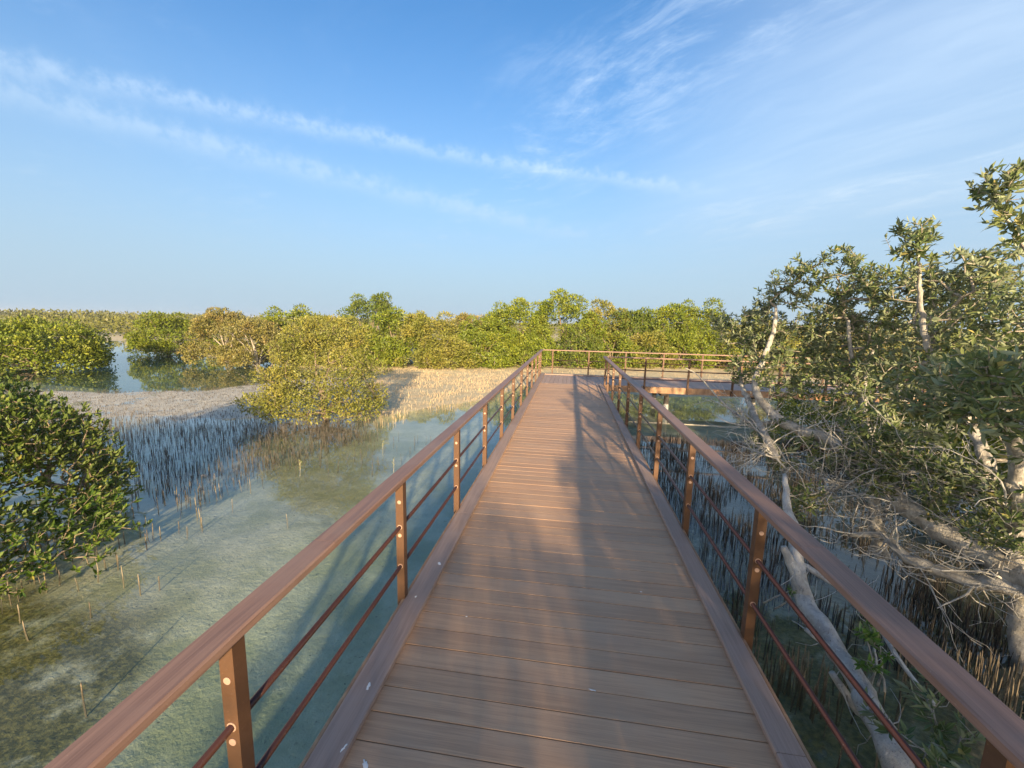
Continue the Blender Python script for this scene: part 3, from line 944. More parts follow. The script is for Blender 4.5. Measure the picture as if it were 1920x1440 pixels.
# --- the big grey-green mangrove on the right
CL = [(2.76,7.51,1.92,0.32),(2.69,7.95,2.15,0.21),(2.82,7.03,1.37,0.30),(3.14,7.38,2.06,0.40),(3.06,7.03,2.48,0.25),(3.13,6.67,2.76,0.22),(3.21,6.50,2.89,0.17),(3.07,6.45,1.36,0.35),(3.48,6.78,1.83,0.45),(3.49,6.47,2.45,0.34),(3.54,6.24,2.93,0.27),(3.75,6.28,3.00,0.14),(4.13,6.65,2.39,0.43),(4.01,6.44,1.78,0.46),(3.54,5.99,1.29,0.40),(3.09,6.93,1.81,0.34),(2.79,6.06,0.40,0.29),(3.04,5.94,0.68,0.22),(3.90,5.94,2.62,0.24),(4.01,5.73,2.47,0.33),(3.40,4.90,2.97,0.21),(3.59,4.94,3.06,0.15),(3.55,4.98,2.69,0.18),(4.28,5.57,2.53,0.28),(4.33,5.41,2.81,0.19),(4.42,5.29,2.56,0.27),(4.70,5.36,2.80,0.25),(4.33,4.73,2.35,0.29),(4.10,5.65,1.89,0.43),(4.06,5.04,1.91,0.37),(4.01,4.53,1.98,0.36),(3.65,5.31,1.39,0.38),(3.06,4.03,1.55,0.28),(2.92,3.50,1.58,0.24),(2.65,2.97,1.69,0.26),(2.38,2.54,1.79,0.20),(3.08,3.79,1.27,0.25),(2.58,2.73,1.46,0.19),(3.45,5.01,0.94,0.33),(3.58,4.69,0.74,0.28),(3.44,5.25,0.48,0.29),(3.19,5.41,0.41,0.25),(2.95,5.11,0.03,0.26),(2.85,5.65,0.31,0.25),(2.60,4.75,-0.04,0.19),(3.48,4.93,0.34,0.27),(3.74,4.48,0.54,0.30),(3.96,4.32,0.62,0.31),(3.83,4.04,0.26,0.24),(3.95,4.00,0.54,0.28),(3.85,4.54,0.17,0.19),(3.76,3.73,0.27,0.16),(3.38,4.01,3.18,0.17),(3.28,3.98,3.08,0.11),(3.42,3.92,3.23,0.13),(3.32,3.76,2.91,0.15),(3.37,3.75,2.80,0.10),(4.67,6.59,2.17,0.38),(4.21,7.32,2.00,0.48),(5.34,6.72,2.41,0.46),(5.52,6.34,2.47,0.42)]
LIMBS = [
["branch",[(4.16,3.72,-0.16,0.138),(4.04,4.23,-0.09,0.115),(3.77,4.83,0.09,0.100),(3.70,5.26,0.33,0.085),(3.44,5.67,0.56,0.078),(3.04,5.94,0.68,0.070),(2.89,6.25,0.87,0.060),(2.78,6.48,1.14,0.052),(2.93,6.66,1.49,0.041),(3.07,6.75,1.98,0.030),(3.09,6.81,2.34,0.018)]],
["trunk",[(4.20,3.84,-1.20,0.095),(4.16,3.94,-0.65,0.085),(4.12,4.07,0.21,0.078),(3.97,4.06,0.92,0.066),(3.55,3.75,1.26,0.050),(3.14,3.42,1.48,0.030),(2.75,3.10,1.74,0.014)]],
["branch",[(4.14,3.82,-0.18,0.075),(3.99,3.99,-0.27,0.066),(3.84,4.26,-0.36,0.058),(3.62,4.54,-0.35,0.050),(3.57,4.84,-0.28,0.036),(3.35,5.00,-0.38,0.020)]],
["branch",[(3.71,4.95,-0.60,0.080),(3.65,5.09,-0.10,0.065),(3.71,5.25,0.23,0.050),(3.80,5.65,0.80,0.040),(3.82,6.06,1.44,0.030),(3.78,6.26,2.15,0.020)]],
["branch",[(4.15,4.13,0.19,0.070),(4.14,4.72,1.05,0.046),(3.90,4.98,1.68,0.038),(3.74,5.04,2.25,0.026),(3.62,4.99,2.69,0.015),(3.48,4.92,3.00,0.008)]],
["branch",[(4.02,4.10,0.60,0.055),(4.16,4.26,2.04,0.040),(3.87,4.08,2.48,0.022),(3.48,3.86,2.74,0.014),(3.33,3.87,2.94,0.009),(3.34,4.00,3.14,0.005)]],
["branch",[(3.02,6.04,0.73,0.032),(2.72,6.49,0.61,0.024),(2.46,6.90,0.85,0.017),(2.19,7.22,1.19,0.011),(1.99,7.32,1.31,0.006)]],
["branch",[(4.38,4.01,0.18,0.052),(4.23,4.53,0.39,0.046),(3.90,4.81,0.54,0.036),(3.67,5.08,0.49,0.022),(3.38,5.11,0.33,0.010)]],
["branch",[(3.77,4.83,0.09,0.047),(3.68,5.03,0.19,0.038),(3.45,5.21,0.20,0.025),(3.14,5.24,-0.01,0.012)]],
["branch",[(2.68,5.43,0.37,0.048),(2.71,6.2,0.75,0.042),(2.79,6.99,1.11,0.030),(2.81,7.26,1.52,0.016)]],
["branch",[(3.70,5.26,0.33,0.045),(3.9,5.9,1.0,0.034),(4.3,6.5,1.7,0.022),(4.9,6.7,2.2,0.012)]],
]
rt = empty('mangrove_tree', (4.14, 3.84, -0.7))
tag(rt, 'large grey green mangrove leaning over the right railing with long pale bare limbs', 'tree')
r1 = np.random.default_rng(11)
LP, LR = limb_objects([(a, b) for a, b in LIMBS], rt, M_bark, 20)
CL = [c if c[2] > .75 else (c[0], c[1], c[2], c[3] * .78) for c in CL]
tips = in_balls(CL, 66, r1)
# branches further out to the right, beyond the frame
C_ = np.array(CL); mids = []
for a_ in range(len(C_)):
    for b_ in range(a_ + 1, len(C_)):
        dd_ = np.linalg.norm(C_[a_, :3] - C_[b_, :3])
        m__ = (C_[a_] + C_[b_]) / 2
        if .35 < dd_ < .85 and 0.5 < m__[2] < 2.9 and r1.random() < .55: mids.append((*m__[:3], .17))
tips = np.concatenate([tips, in_balls(mids, 40, r1)])
EX = [(5.2, 3.2, 1.6, .6), (5.6, 4.4, 2.0, .6), (5.0, 2.4, 1.0, .5), (4.4, 2.6, 1.5, .45), (5.9, 3.4, 1.0, .6), (4.9, 4.6, 1.2, .5), (5.2, 5.5, 1.4, .5), (4.3, 1.9, .7, .4), (5.6, 2.2, .4, .5)]
tips = np.concatenate([tips, in_balls(EX, 16, r1)])
pos, tn, dirs, A, B, ra, rb, par = grow(LP, LR, tips, seed=3)
V, F = segments(A, B, ra, rb, 4)
tw = link('twig', mk('twig', V, F, M_twig, smooth=True), rt); tw['kind'] = 'stuff'
out = rosettes(pos[tn], dirs, 9, r1, ln=(0.056, 0.096), upb=0.35, spread=1.15, back=0.09)
lp, la, ln_, ll, lw, lt = out
top = largest_in_view(lp, ll, 300)
msk = np.ones(len(lp), bool); msk[top] = False
place_single_leaves(rt, lp, la, ln_, ll, top, M_leaf_near1)
fo = link('foliage', leaves_mesh('foliage', lp[msk], la[msk], ln_[msk], ll[msk], lw[msk], lt[msk], M_leaf_near), rt); fo['kind'] = 'stuff'

# bare tangled twigs low down under the tree
r2 = np.random.default_rng(12)
nb = 270
sidx = r2.integers(0, len(LP), 2200)
sidx = [q for q in sidx if LP[q][2] < 0.7 and LP[q][2] > -0.5][:nb]
A_ = []; B_ = []; RA = []; RB = []
for q in sidx:
    p = LP[q].copy(); d = unit(r2.normal(0, 1, 3) * np.array([1, 1, .55]) + np.array([-.35, -.25, -.05])); r = r2.uniform(0.003, 0.009) if r2.random() < .8 else r2.uniform(.009, .016)
    for k in range(r2.integers(6, 13)):
        d = unit(d + r2.normal(0, .28, 3) + np.array([0, 0, .05])); p2 = p + d * r2.uniform(.07, .13); r3 = r * .86
        if p2[2] < ZW + 0.05: break
        if p2[0] < 1.5: break
        A_.append(p); B_.append(p2); RA.append(r); RB.append(r3)
        if r2.random() < .45:
            dd = unit(d + r2.normal(0, .7, 3)); pp = p2
            for kk in range(3):
                p4 = pp + dd * .09; A_.append(pp); B_.append(p4); RA.append(r3 * .6); RB.append(r3 * .4); pp = p4; dd = unit(dd + r2.normal(0, .4, 3))
        p = p2; r = r3
V, F = segments(np.array(A_), np.array(B_), np.array(RA), np.array(RB), 5)
bt = link('bare_twig', mk('bare_twig', V, F, M_dead, smooth=True), rt); bt['kind'] = 'stuff'

# --- weathered leaning trunk close to the right kerb
dl = empty('leaning_trunk', (2.17, 2.27, -0.85))
tag(dl, 'pale weathered trunk with a forked stub leaning up from the water outside the right railing', 'tree')
DL = [["trunk",[(2.17,2.27,-1.0,0.092),(2.18,2.54,-0.75,0.082),(2.23,2.98,-0.60,0.072),(2.20,3.40,-0.47,0.068),(2.19,3.73,-0.36,0.070),(2.25,3.96,-0.18,0.056),(2.32,4.20,-0.03,0.050),(2.38,4.50,0.16,0.038),(2.50,4.85,0.36,0.020)]],
["stub",[(2.20,3.70,-0.37,0.052),(2.12,3.80,-0.18,0.046),(2.06,3.86,0.0,0.024)]],
["stub",[(2.20,3.25,-0.53,0.030),(2.08,3.30,-0.46,0.022),(2.02,3.33,-0.43,0.016)]],
["branch",[(2.30,2.75,-0.75,0.035),(2.25,3.0,-0.80,0.030),(2.12,3.12,-0.62,0.022)]],
["branch",[(2.25,3.96,-0.20,0.03),(2.45,3.85,-0.28,0.024),(2.62,3.55,-0.36,0.020),(2.62,3.2,-0.5,0.016),(2.66,2.9,-0.6,0.012)]]]
P2, R2 = limb_objects(DL, dl, M_dead, 60)
A_ = []; B_ = []; RA = []; RB = []
for q in r2.integers(0, len(P2), 40):
    p = P2[q].copy(); d = unit(r2.normal(0, 1, 3) + np.array([.2, 0, .3])); r = r2.uniform(0.003, 0.007)
    for k in range(r2.integers(3, 8)):
        d = unit(d + r2.normal(0, .35, 3)); p2 = p + d * .06
        if p2[0] < 1.5: break
        A_.append(p); B_.append(p2); RA.append(r); RB.append(r * .8); p = p2; r *= .8
V, F = segments(np.array(A_), np.array(B_), np.array(RA), np.array(RB), 5)
o = link('twig', mk('twig', V, F, M_dead, smooth=True), dl); o['kind'] = 'stuff'


def sapling(base, clusters, label, seed, per=16, ln=(0.05, 0.08), name='mangrove_shoot', n_per=8, mat=None):
    r_ = np.random.default_rng(seed)
    root = empty(name, base); tag(root, label, 'plant')
    stems = []
    c0 = clusters[0]
    P = []
    for k, c in enumerate(clusters[:4]):
        b = np.array(base) + np.append(r_.normal(0, .04, 2), 0)
        pts = [(*b, .009), (*(b * .55 + np.array(c[:3]) * .45 + np.append(r_.normal(0, .04, 2), -.02)), .007), (*c[:3], .003)]
        stems.append(['stem', pts])
    Pq, _ = limb_objects(stems, root, M_dead, seed)
    tips = in_balls(clusters, per, r_)
    pos, tn, dirs, A, B, ra, rb, par = grow(Pq, _, tips, seed=seed, step=.08)
    V, F = segments(A, B, ra, rb, 4)
    o = link('twig', mk('twig', V, F, M_twig, smooth=True), root); o['kind'] = 'stuff'
    lp, la, nn, ll, lw, lt = rosettes(pos[tn], dirs, n_per, r_, ln=ln, upb=.6, spread=1.0, back=.08)
    place_single_leaves(root, lp, la, nn, ll, range(len(lp)) if len(lp) < 300 else largest_in_view(lp, ll, 300), mat or M_leaf_near1)
    return root


def unproject(px, py, d):
    v = CF + (px - 960) / 763.14 * CR - (py - 720) / 763.14 * CU
    return CAM + v * d

sapling((2.45, 3.15, -0.72), [(2.31, 3.15, -0.24, .07), (2.36, 3.04, -0.29, .08), (2.27, 3.01, -0.39, .08), (2.41, 3.26, -0.23, .07)],
        'bright green mangrove shoot standing in the water just behind the pale leaning trunk', 31, per=80, ln=(.06, .09), mat=M_leaf_shoot)
sapling((2.50, 2.55, -0.75), [(2.31, 2.53, -0.29, .10), (2.04, 2.43, -0.37, .09), (2.25, 2.36, -0.38, .11), (2.38, 2.42, -0.36, .11), (2.10, 2.27, -0.37, .09), (2.40, 2.70, -0.31, .10), (2.52, 2.52, -0.33, .12), (2.00, 2.60, -0.42, .08)],
        'broad grey green mangrove shoot low in the bottom right corner beside the trunk base', 32, per=46, ln=(.06, .10))
sapling((2.10, 4.0, -0.72), [(2.10, 3.70, -0.33, .04), (2.12, 3.75, -0.36, .04)], 'tiny leafy sprig growing at the fork of the pale leaning trunk', 33, per=60, ln=(.03, .05), n_per=6, mat=M_leaf_shoot)

# --- dense bush on the left
BC = np.array([-7.35, 2.95]) * K; BRX, BRY = 2.12 * K, 2.0 * K
lb = empty('mangrove_bush', (BC[0], BC[1], ZW - 0.05))
tag(lb, 'dense dark green mangrove bush at the left edge with branches drooping to the water', 'bush')
r3 = np.random.default_rng(41)
stems = []
for k in range(13):
    a = r3.uniform(0, 2 * np.pi); q = r3.uniform(.35, .85)
    ex, ey = BC[0] + math.cos(a) * BRX * q, BC[1] + math.sin(a) * BRY * q
    hz = ZW + 1.5 * (1 - q * q) * r3.uniform(.6, 1) + .15
    bx, by = BC[0] + r3.normal(0, .5), BC[1] + r3.normal(0, .5)
    stems.append(['stem', [(bx, by, ZW - .2, .040), ((bx * 2 + ex) / 3, (by * 2 + ey) / 3, ZW + (hz - ZW) * .55, .028), (ex, ey, hz, .014)]])
LP2, LR2 = limb_objects(stems, lb, M_bark_dk, 43)
n = 8200
a = r3.uniform(0, 2 * np.pi, n); u = r3.random(n)
rr_ = np.sqrt(u); lump = 0.66 + 0.60 * vnoise(np.cos(a) * 2.2 + 9 + rr_, np.sin(a) * 2.2 + 9 - rr_, 4)
hh = 2.15 * np.sqrt(np.clip(1 - rr_ ** 2.1, 0, 1)) * (0.68 + 0.60 * vnoise(np.cos(a) * rr_ * 3 + 5, np.sin(a) * rr_ * 3 + 5, 5))
dep = 1 - 0.55 * r3.random(n) ** 1.5
X = BC[0] + np.cos(a) * rr_ * BRX * lump * 1.05; Y = BC[1] + np.sin(a) * rr_ * BRY * lump * 1.05
Z = ZW + 0.06 + hh * dep + r3.uniform(0, .12, n)
tips = np.stack([X, Y, Z], -1)
tips = tips[(X > BC[0] - .7) | (r3.random(n) < .35)]
# drooping fringe on the water side
m_ = 1000
a = r3.uniform(-1.75, 1.45, m_); q = r3.uniform(.82, 1.04, m_)
fr_ = np.stack([BC[0] + np.cos(a) * BRX * q, BC[1] + np.sin(a) * BRY * q, ZW + r3.uniform(.10, .80, m_) * (1.3 - .55 * q)], -1)
sprig = np.concatenate([np.array((c[0] * K, c[1] * K, 2 - (2 - c[2]) * K))[None] + np.array([-.12, -.03, 0]) + r3.normal(0, .11, (30, 3)) for c in ((-4.72, 3.55, -.28), (-4.75, 3.25, -.36), (-4.9, 2.9, -.38), (-5.0, 3.7, -.12), (-5.0, 2.6, -.40))])
tips = np.concatenate([tips, fr_, sprig])
pos, tn, dirs, A, B, ra, rb, par = grow(LP2, LR2, tips, seed=5, step=.16, jitter=.2)
V, F = segments(A, B, ra, rb, 4)
o = link('twig', mk('twig', V, F, M_bark_dk, smooth=True), lb); o['kind'] = 'stuff'
outw = unit(pos[tn] - np.array([BC[0], BC[1], ZW + .3])); dd = unit(dirs * .5 + outw * .7)
lp, la, nn, ll, lw, lt = rosettes(pos[tn], dd, 6, r3, ln=(0.062, 0.102), upb=.65, spread=1.0, back=.07, asp=1.1)
top = largest_in_view(lp, ll, 300); msk = np.ones(len(lp), bool); msk[top] = False
place_single_leaves(lb, lp, la, nn, ll, top, M_leaf_bush1)
o = link('foliage', leaves_mesh('foliage', lp[msk], la[msk], nn[msk], ll[msk], lw[msk], lt[msk], M_leaf_bush), lb); o['kind'] = 'stuff'


def mid_tree(x, y, H, rx, ry, mat, label, seed, nleaf=9000, leaf=0.10, clear=0.30, clumps=60, bark=None, cr=0.30, fat=1.08, group='mangrove trees beyond the water', name='mangrove_tree', cone=2.2, extra=None, zg=None, show=1.0):
    """dome-crowned mangrove: clumped leaf shells, stems showing under the crown"""
    r_ = np.random.default_rng(seed)
    x, y, H, rx, ry = x * K, y * K, H * K * 0.955, rx * K * 1.30, ry * K * 1.25
    far_ = math.hypot(x, y) > 15
    nleaf = int(nleaf * (1.45 if far_ else 1.2)); clumps = int(clumps * 1.15); leaf *= 1.04 if far_ else 1.02
    if extra is not None: extra = [(a * K, b * K, 2 - (2 - c) * K, d * K) for a, b, c, d in extra]
    zb = ZW if zg is None else zg
    root = empty(name, (x, y, zb)); tag(root, label, 'tree', group)
    # clump centres over the dome
    a = r_.uniform(0, 2 * np.pi, clumps); t = r_.random(clumps) ** 1.8
    ct = np.cos(t * np.pi / 2); st = np.sin(t * np.pi / 2)     # t=0 rim, 1 top
    rad = np.power(ct, 0.5)
    k = r_.uniform(.78, 1.0, clumps)
    hgt = H - clear
    cx = x + np.cos(a) * rad * (rx - cr * .7) * k; cy = y + np.sin(a) * rad * (ry - cr * .7) * k
    bumpy = 1 + .20 * (vnoise(cx * .9 + 50, cy * .9 + 50, 3) - .5) + r_.normal(0, .035, clumps)
    cz = zb + clear + cr * .28 + (hgt - cr * 1.35) * st ** 1.0 * k * bumpy
    CC = np.stack([cx, cy, cz], -1)
    crs = cr * fat * r_.uniform(.6, 1.3, clumps)
    if extra is not None:
        E_ = np.array(extra); CC = np.concatenate([CC, E_[:, :3]]); crs = np.concatenate([crs, E_[:, 3]])
    w = crs ** 2; w = w / w.sum()
    idx = r_.choice(len(CC), nleaf, p=w)
    v = unit(r_.normal(0, 1, (nleaf, 3)) + np.array([0, 0, .35]))
    spike = 1 + 0.22 * (r_.random(nleaf) ** 3) * 2.0
    pos = CC[idx] + v * (crs[idx] * (0.60 + .40 * r_.random(nleaf) ** .5) * spike)[:, None] * np.array([1, 1, .85])
    low = pos[:, 2] < zb + clear * .55; pos[low, 2] = zb + clear * .55 + r_.random(low.sum()) * .15
    ax = unit(v + r_.normal(0, .55, (nleaf, 3)) + np.array([0, 0, .25]))
    nr = v + r_.normal(0, .6, (nleaf, 3)) + np.array([0, 0, .2])
    L = leaf * r_.uniform(.65, 1.25, nleaf)
    tint = np.clip(r_.random(nleaf) * .7 + .3 * r_.random(len(CC))[idx], 0, 1)
    cr_o = link('crown', quads_mesh('crown', pos, ax, nr, L, L * .52, tint, mat), root); cr_o['kind'] = 'stuff'
    # trunk and stems
    limbs = [['trunk', [(x, y, zb - .2, .10 * H / 3), (x + r_.normal(0, .06), y + r_.normal(0, .06), zb + H * .25, .075 * H / 3), (x + r_.normal(0, .22), y + r_.normal(0, .22), zb + H * .55, .02)]]]
    for q in range(9):
        j = r_.integers(0, len(CC)); c = CC[j]
        limbs.append(['branch', [(x + r_.normal(0, .08), y + r_.normal(0, .08), zb + r_.uniform(0, .35), .045 * H / 3), ((x * .55 + c[0] * .45) + r_.normal(0, .08), (y * .55 + c[1] * .45) + r_.normal(0, .08), zb + (c[2] - zb) * .6, .03 * H / 3), (c[0], c[1], c[2], .009)]])
    LPm, LRm = limb_objects(limbs, root, bark or M_bark_dk, seed)
    # twigs reaching into the clumps, some bare ends sticking out
    nt = int(110 * show); j = r_.integers(0, len(CC), nt)
    tp = CC[j] + unit(r_.normal(0, 1, (nt, 3)) + np.array([0, 0, .6])) * (crs[j] * r_.uniform(.5, 1.25, nt))[:, None]
    p_, tn_, d_, A, B, ra, rb, pr_ = grow(LPm, LRm, tp, seed=seed, step=.25, r_tip=.004)
    V, F = segments(A, B, ra, rb, 3)
    o = link('twig', mk('twig', V, F, bark or M_twig, smooth=True), root); o['kind'] = 'stuff'
    return root


mid_tree(-6.2, 9.6, 2.78, 1.26, 1.15, M_leaf_gold, 'rounded golden green mangrove standing at the water edge left of the boardwalk', 101, nleaf=20000, leaf=.068, clear=.32, clumps=105, cr=.27, bark=M_bark_dk, show=3,
         extra=[(-6.35, 8.85, .42, .34), (-5.75, 8.9, .38, .34), (-6.9, 9.05, .45, .32), (-5.3, 9.1, .5, .30), (-6.05, 8.8, .85, .34), (-7.9, 9.0, -.15, .26), (-7.6, 8.8, -.05, .26), (-7.3, 8.65, -.12, .25), (-7.0, 8.5, -.18, .25), (-6.8, 8.45, -.28, .2), (-8.1, 9.2, -.2, .2), (-7.5, 9.0, -.25, .22), (-5.3, 8.7, -.2, .22), (-5.0, 9.0, -.25, .2)])
mid_tree(-24.4, 15.4, 2.55, 2.2, 2.1, M_leaf_green, 'broad bright green mangrove island at the left edge behind the pond', 102, nleaf=18000, leaf=.13, clumps=110, cr=.42, clear=.16)
mid_tree(-29.8, 15.6, 2.5, 2.9, 2.4, M_leaf_green, 'second crown joining the leftmost mangrove island, mostly cut by the frame', 103, nleaf=9000, leaf=.15, clumps=60, cr=.45, clear=.16)
mid_tree(-27.1, 24.3, 3.0, 1.85, 1.6, M_leaf_green, 'small yellow green mangrove alone across the pond right of the pale flat', 104, nleaf=10000, leaf=.14, clumps=60, cr=.36, clear=.16)
mid_tree(-24.0, 25.6, 3.05, 1.3, 1.4, M_leaf_green, 'small green mangrove touching the brown bush across the pond', 125, nleaf=6000, leaf=.14, clumps=40, cr=.36)
mid_tree(-18.5, 20.0, 3.35, 1.75, 1.5, M_leaf_olive, 'dull olive brown mangrove with dead twigs on top above the pond', 105, nleaf=11000, leaf=.12, clumps=70, cr=.32, bark=M_twig, show=3)
mid_tree(-15.9, 18.9, 2.9, 1.35, 1.3, M_leaf_olive, 'lower olive mangrove between the brown one and the golden one', 126, nleaf=8000, leaf=.12, clumps=50, cr=.32, bark=M_twig, show=2)
mid_tree(-16.5, 23.0, 3.55, 2.0, 1.6, M_leaf_green, 'bright green mangrove top rising behind the golden front tree', 106, nleaf=9000, leaf=.14, clumps=60, cr=.36)
mid_tree(-12.9, 21.0, 3.2, 1.6, 1.5, M_leaf_gold, 'yellowish mangrove half hidden behind the golden front tree', 127, nleaf=8000, leaf=.13, clumps=50, cr=.36)
mid_tree(-11.9, 23.2, 4.35, 1.65, 1.5, M_leaf_deep, 'tall round topped dark mangrove above the golden front tree', 107, nleaf=11000, leaf=.13, clumps=70, cr=.36)
mid_tree(-9.9, 22.3, 3.55, 1.6, 1.5, M_leaf_green, 'mid height green mangrove just right of the round topped one', 108, nleaf=9000, leaf=.13, clumps=60, cr=.36)
mid_tree(-7.9, 22.2, 3.55, 1.7, 1.5, M_leaf_gold, 'yellow green mangrove with low skirt above the cream root field', 109, nleaf=10000, leaf=.13, clumps=60, cr=.36)
mid_tree(-6.3, 26.0, 3.45, 1.5, 1.5, M_leaf_olive, 'pale small mangrove showing in the dip of the tree row', 110, nleaf=5000, leaf=.15, clumps=40, cr=.36, bark=M_twig)
mid_tree(-4.9, 24.2, 3.55, 1.7, 1.5, M_leaf_green, 'green mangrove at the left end of the wood behind the far corner', 111, nleaf=10000, leaf=.14, clumps=60, cr=.38)
mid_tree(-3.1, 25.0, 4.45, 1.75, 1.6, M_leaf_green, 'rounded taller mangrove left of the highest one behind the walkway', 112, nleaf=12000, leaf=.14, clumps=75, cr=.38)
mid_tree(-0.3, 26.2, 4.85, 2.1, 1.8, M_leaf_green, 'highest mangrove of the wood, directly behind the boardwalk end', 113, nleaf=15000, leaf=.14, clumps=95, cr=.38)
mid_tree(2.0, 27.4, 4.45, 1.5, 1.5, M_leaf_gold, 'pointed yellow green mangrove right of the highest one', 128, nleaf=8000, leaf=.14, clumps=50, cr=.36)
mid_tree(4.0, 27.6, 4.1, 1.6, 1.6, M_leaf_deep, 'darker mangrove in the low part of the wood behind the cross walkway', 114, nleaf=9000, leaf=.15, clumps=60, cr=.38)
mid_tree(6.2, 28.3, 4.35, 1.7, 1.6, M_leaf_green, 'round green mangrove behind the middle of the cross walkway', 115, nleaf=10000, leaf=.15, clumps=60, cr=.38)
mid_tree(8.8, 29.2, 4.65, 2.0, 1.8, M_leaf_green, 'full green mangrove behind the cross walkway, last before the right tree', 116, nleaf=11000, leaf=.15, clumps=70, cr=.40)
mid_tree(11.8, 27.4, 3.6, 2.0, 1.7, M_leaf_gold, 'low yellow green mangrove partly hidden by the big right tree', 117, nleaf=8000, leaf=.15, clumps=55, cr=.40, bark=M_twig)
mid_tree(17.0, 27.0, 3.6, 2.6, 2.2, M_leaf_olive, 'olive mangrove seen through the leaves of the big right tree', 118, nleaf=8000, leaf=.17, clumps=60, cr=.45)
mid_tree(19.5, 18.0, 3.2, 2.4, 2.2, M_leaf_gold, 'yellowish mangrove glimpsed low through the right tree', 119, nleaf=9000, leaf=.14, clumps=60, cr=.42, bark=M_twig)
mid_tree(13.0, 11.5, 3.1, 2.0, 1.9, M_leaf_gold, 'green mangrove behind the big right tree at the right edge', 120, nleaf=12000, leaf=.10, clumps=70, cr=.34, bark=M_twig, show=2)
mid_tree(8.2, 7.2, 3.0, 1.9, 1.8, M_leaf_deep, 'dark mangrove close behind the big right tree', 121, nleaf=16000, leaf=.085, clumps=90, cr=.30, bark=M_bark, show=3)
mid_tree(6.0, 9.6, 2.2, 1.1, 1.0, M_leaf_deep, 'small dark mangrove behind the big right tree near the pond', 130, nleaf=8000, leaf=.075, clumps=50, cr=.24, bark=M_bark, show=2)
for k_, (x_, y_, h_, m_, l_) in enumerate((
        (-10.6, 21.2, 2.0, M_leaf_green, 'low leafy mangrove skirt under the round topped tree'),
        (-6.6, 22.0, 2.1, M_leaf_gold, 'low yellow mangrove bush left of the dip in the tree row'),
        (-5.0, 22.9, 2.4, M_leaf_green, 'low mangrove bush right of the dip in the tree row'),
        (-2.6, 23.7, 2.2, M_leaf_green, 'low mangrove bush in front of the wood, left of the boardwalk corner'),
        (0.6, 24.9, 2.5, M_leaf_deep, 'low dark mangrove bush in front of the highest tree'),
        (2.6, 25.7, 2.5, M_leaf_green, 'low mangrove bush just behind the inner railing corner'),
        (5.0, 26.5, 2.5, M_leaf_gold, 'low yellowish mangrove bush before the middle of the wood'),
        (7.2, 27.0, 2.6, M_leaf_green, 'low green mangrove bush before the right part of the wood'),
        (9.9, 27.6, 2.6, M_leaf_green, 'low green mangrove bush next to the big right tree outline'),
        (-14.6, 21.6, 2.5, M_leaf_olive, 'low olive mangrove between the brown and the yellowish trees'))):
    mid_tree(x_, y_, h_, 1.35, 1.0, m_, l_, 160 + k_, nleaf=5000, leaf=.13, clumps=40, cr=.33, clear=.22)
mid_tree(6.3, 5.4, 3.5, 1.2, 1.2, M_leaf_deep, 'shaded mangrove standing behind the trunk of the big right tree', 131, nleaf=11000, leaf=.08, clumps=70, cr=.28, bark=M_bark, show=2)
mid_tree(6.9, 2.6, 3.8, 1.3, 1.3, M_leaf_deep, 'shaded mangrove beyond the right edge next to the big right tree', 132, nleaf=9000, leaf=.09, clumps=60, cr=.30, bark=M_bark)
# trees beside and behind the viewpoint, along the right of the boardwalk
mid_tree(2.62, -4.2, 3.60, 0.72, 0.80, M_leaf_near, 'open mangrove beside the right railing behind the viewpoint', 145, nleaf=10000, leaf=.09, clumps=50, cr=.25, bark=M_bark, show=2)
mid_tree(2.69, -0.1, 3.85, 0.64, 0.62, M_leaf_near, 'slim mangrove beside the right railing just out of view', 144, nleaf=6500, leaf=.09, clumps=45, cr=.24, bark=M_bark, show=2)
mid_tree(3.6, -1.25, 4.2, 0.85, 1.05, M_leaf_near, 'mangrove beside the boardwalk just behind the viewpoint', 140, nleaf=9000, leaf=.09, clumps=70, cr=.28, bark=M_bark, show=2)
mid_tree(2.24, -7.6, 3.98, 1.34, 1.10, M_leaf_near, 'mangrove on the right further back along the boardwalk', 141, nleaf=11000, leaf=.10, clumps=80, cr=.32, bark=M_bark, show=2)
mid_tree(2.9, -11.5, 4.3, 1.9, 1.8, M_leaf_near, 'tall mangrove well back on the right of the boardwalk', 142, nleaf=16000, leaf=.12, clumps=80, cr=.36, bark=M_bark, show=2)
mid_tree(4.6, -5.0, 3.3, 1.5, 1.6, M_leaf_near, 'mangrove on the right some metres behind the viewpoint', 143, nleaf=9000, leaf=.10, clumps=70, cr=.30, bark=M_bark, show=2)

# ------------------------------------------------------------------ far mangrove scrub
r4 = np.random.default_rng(77)


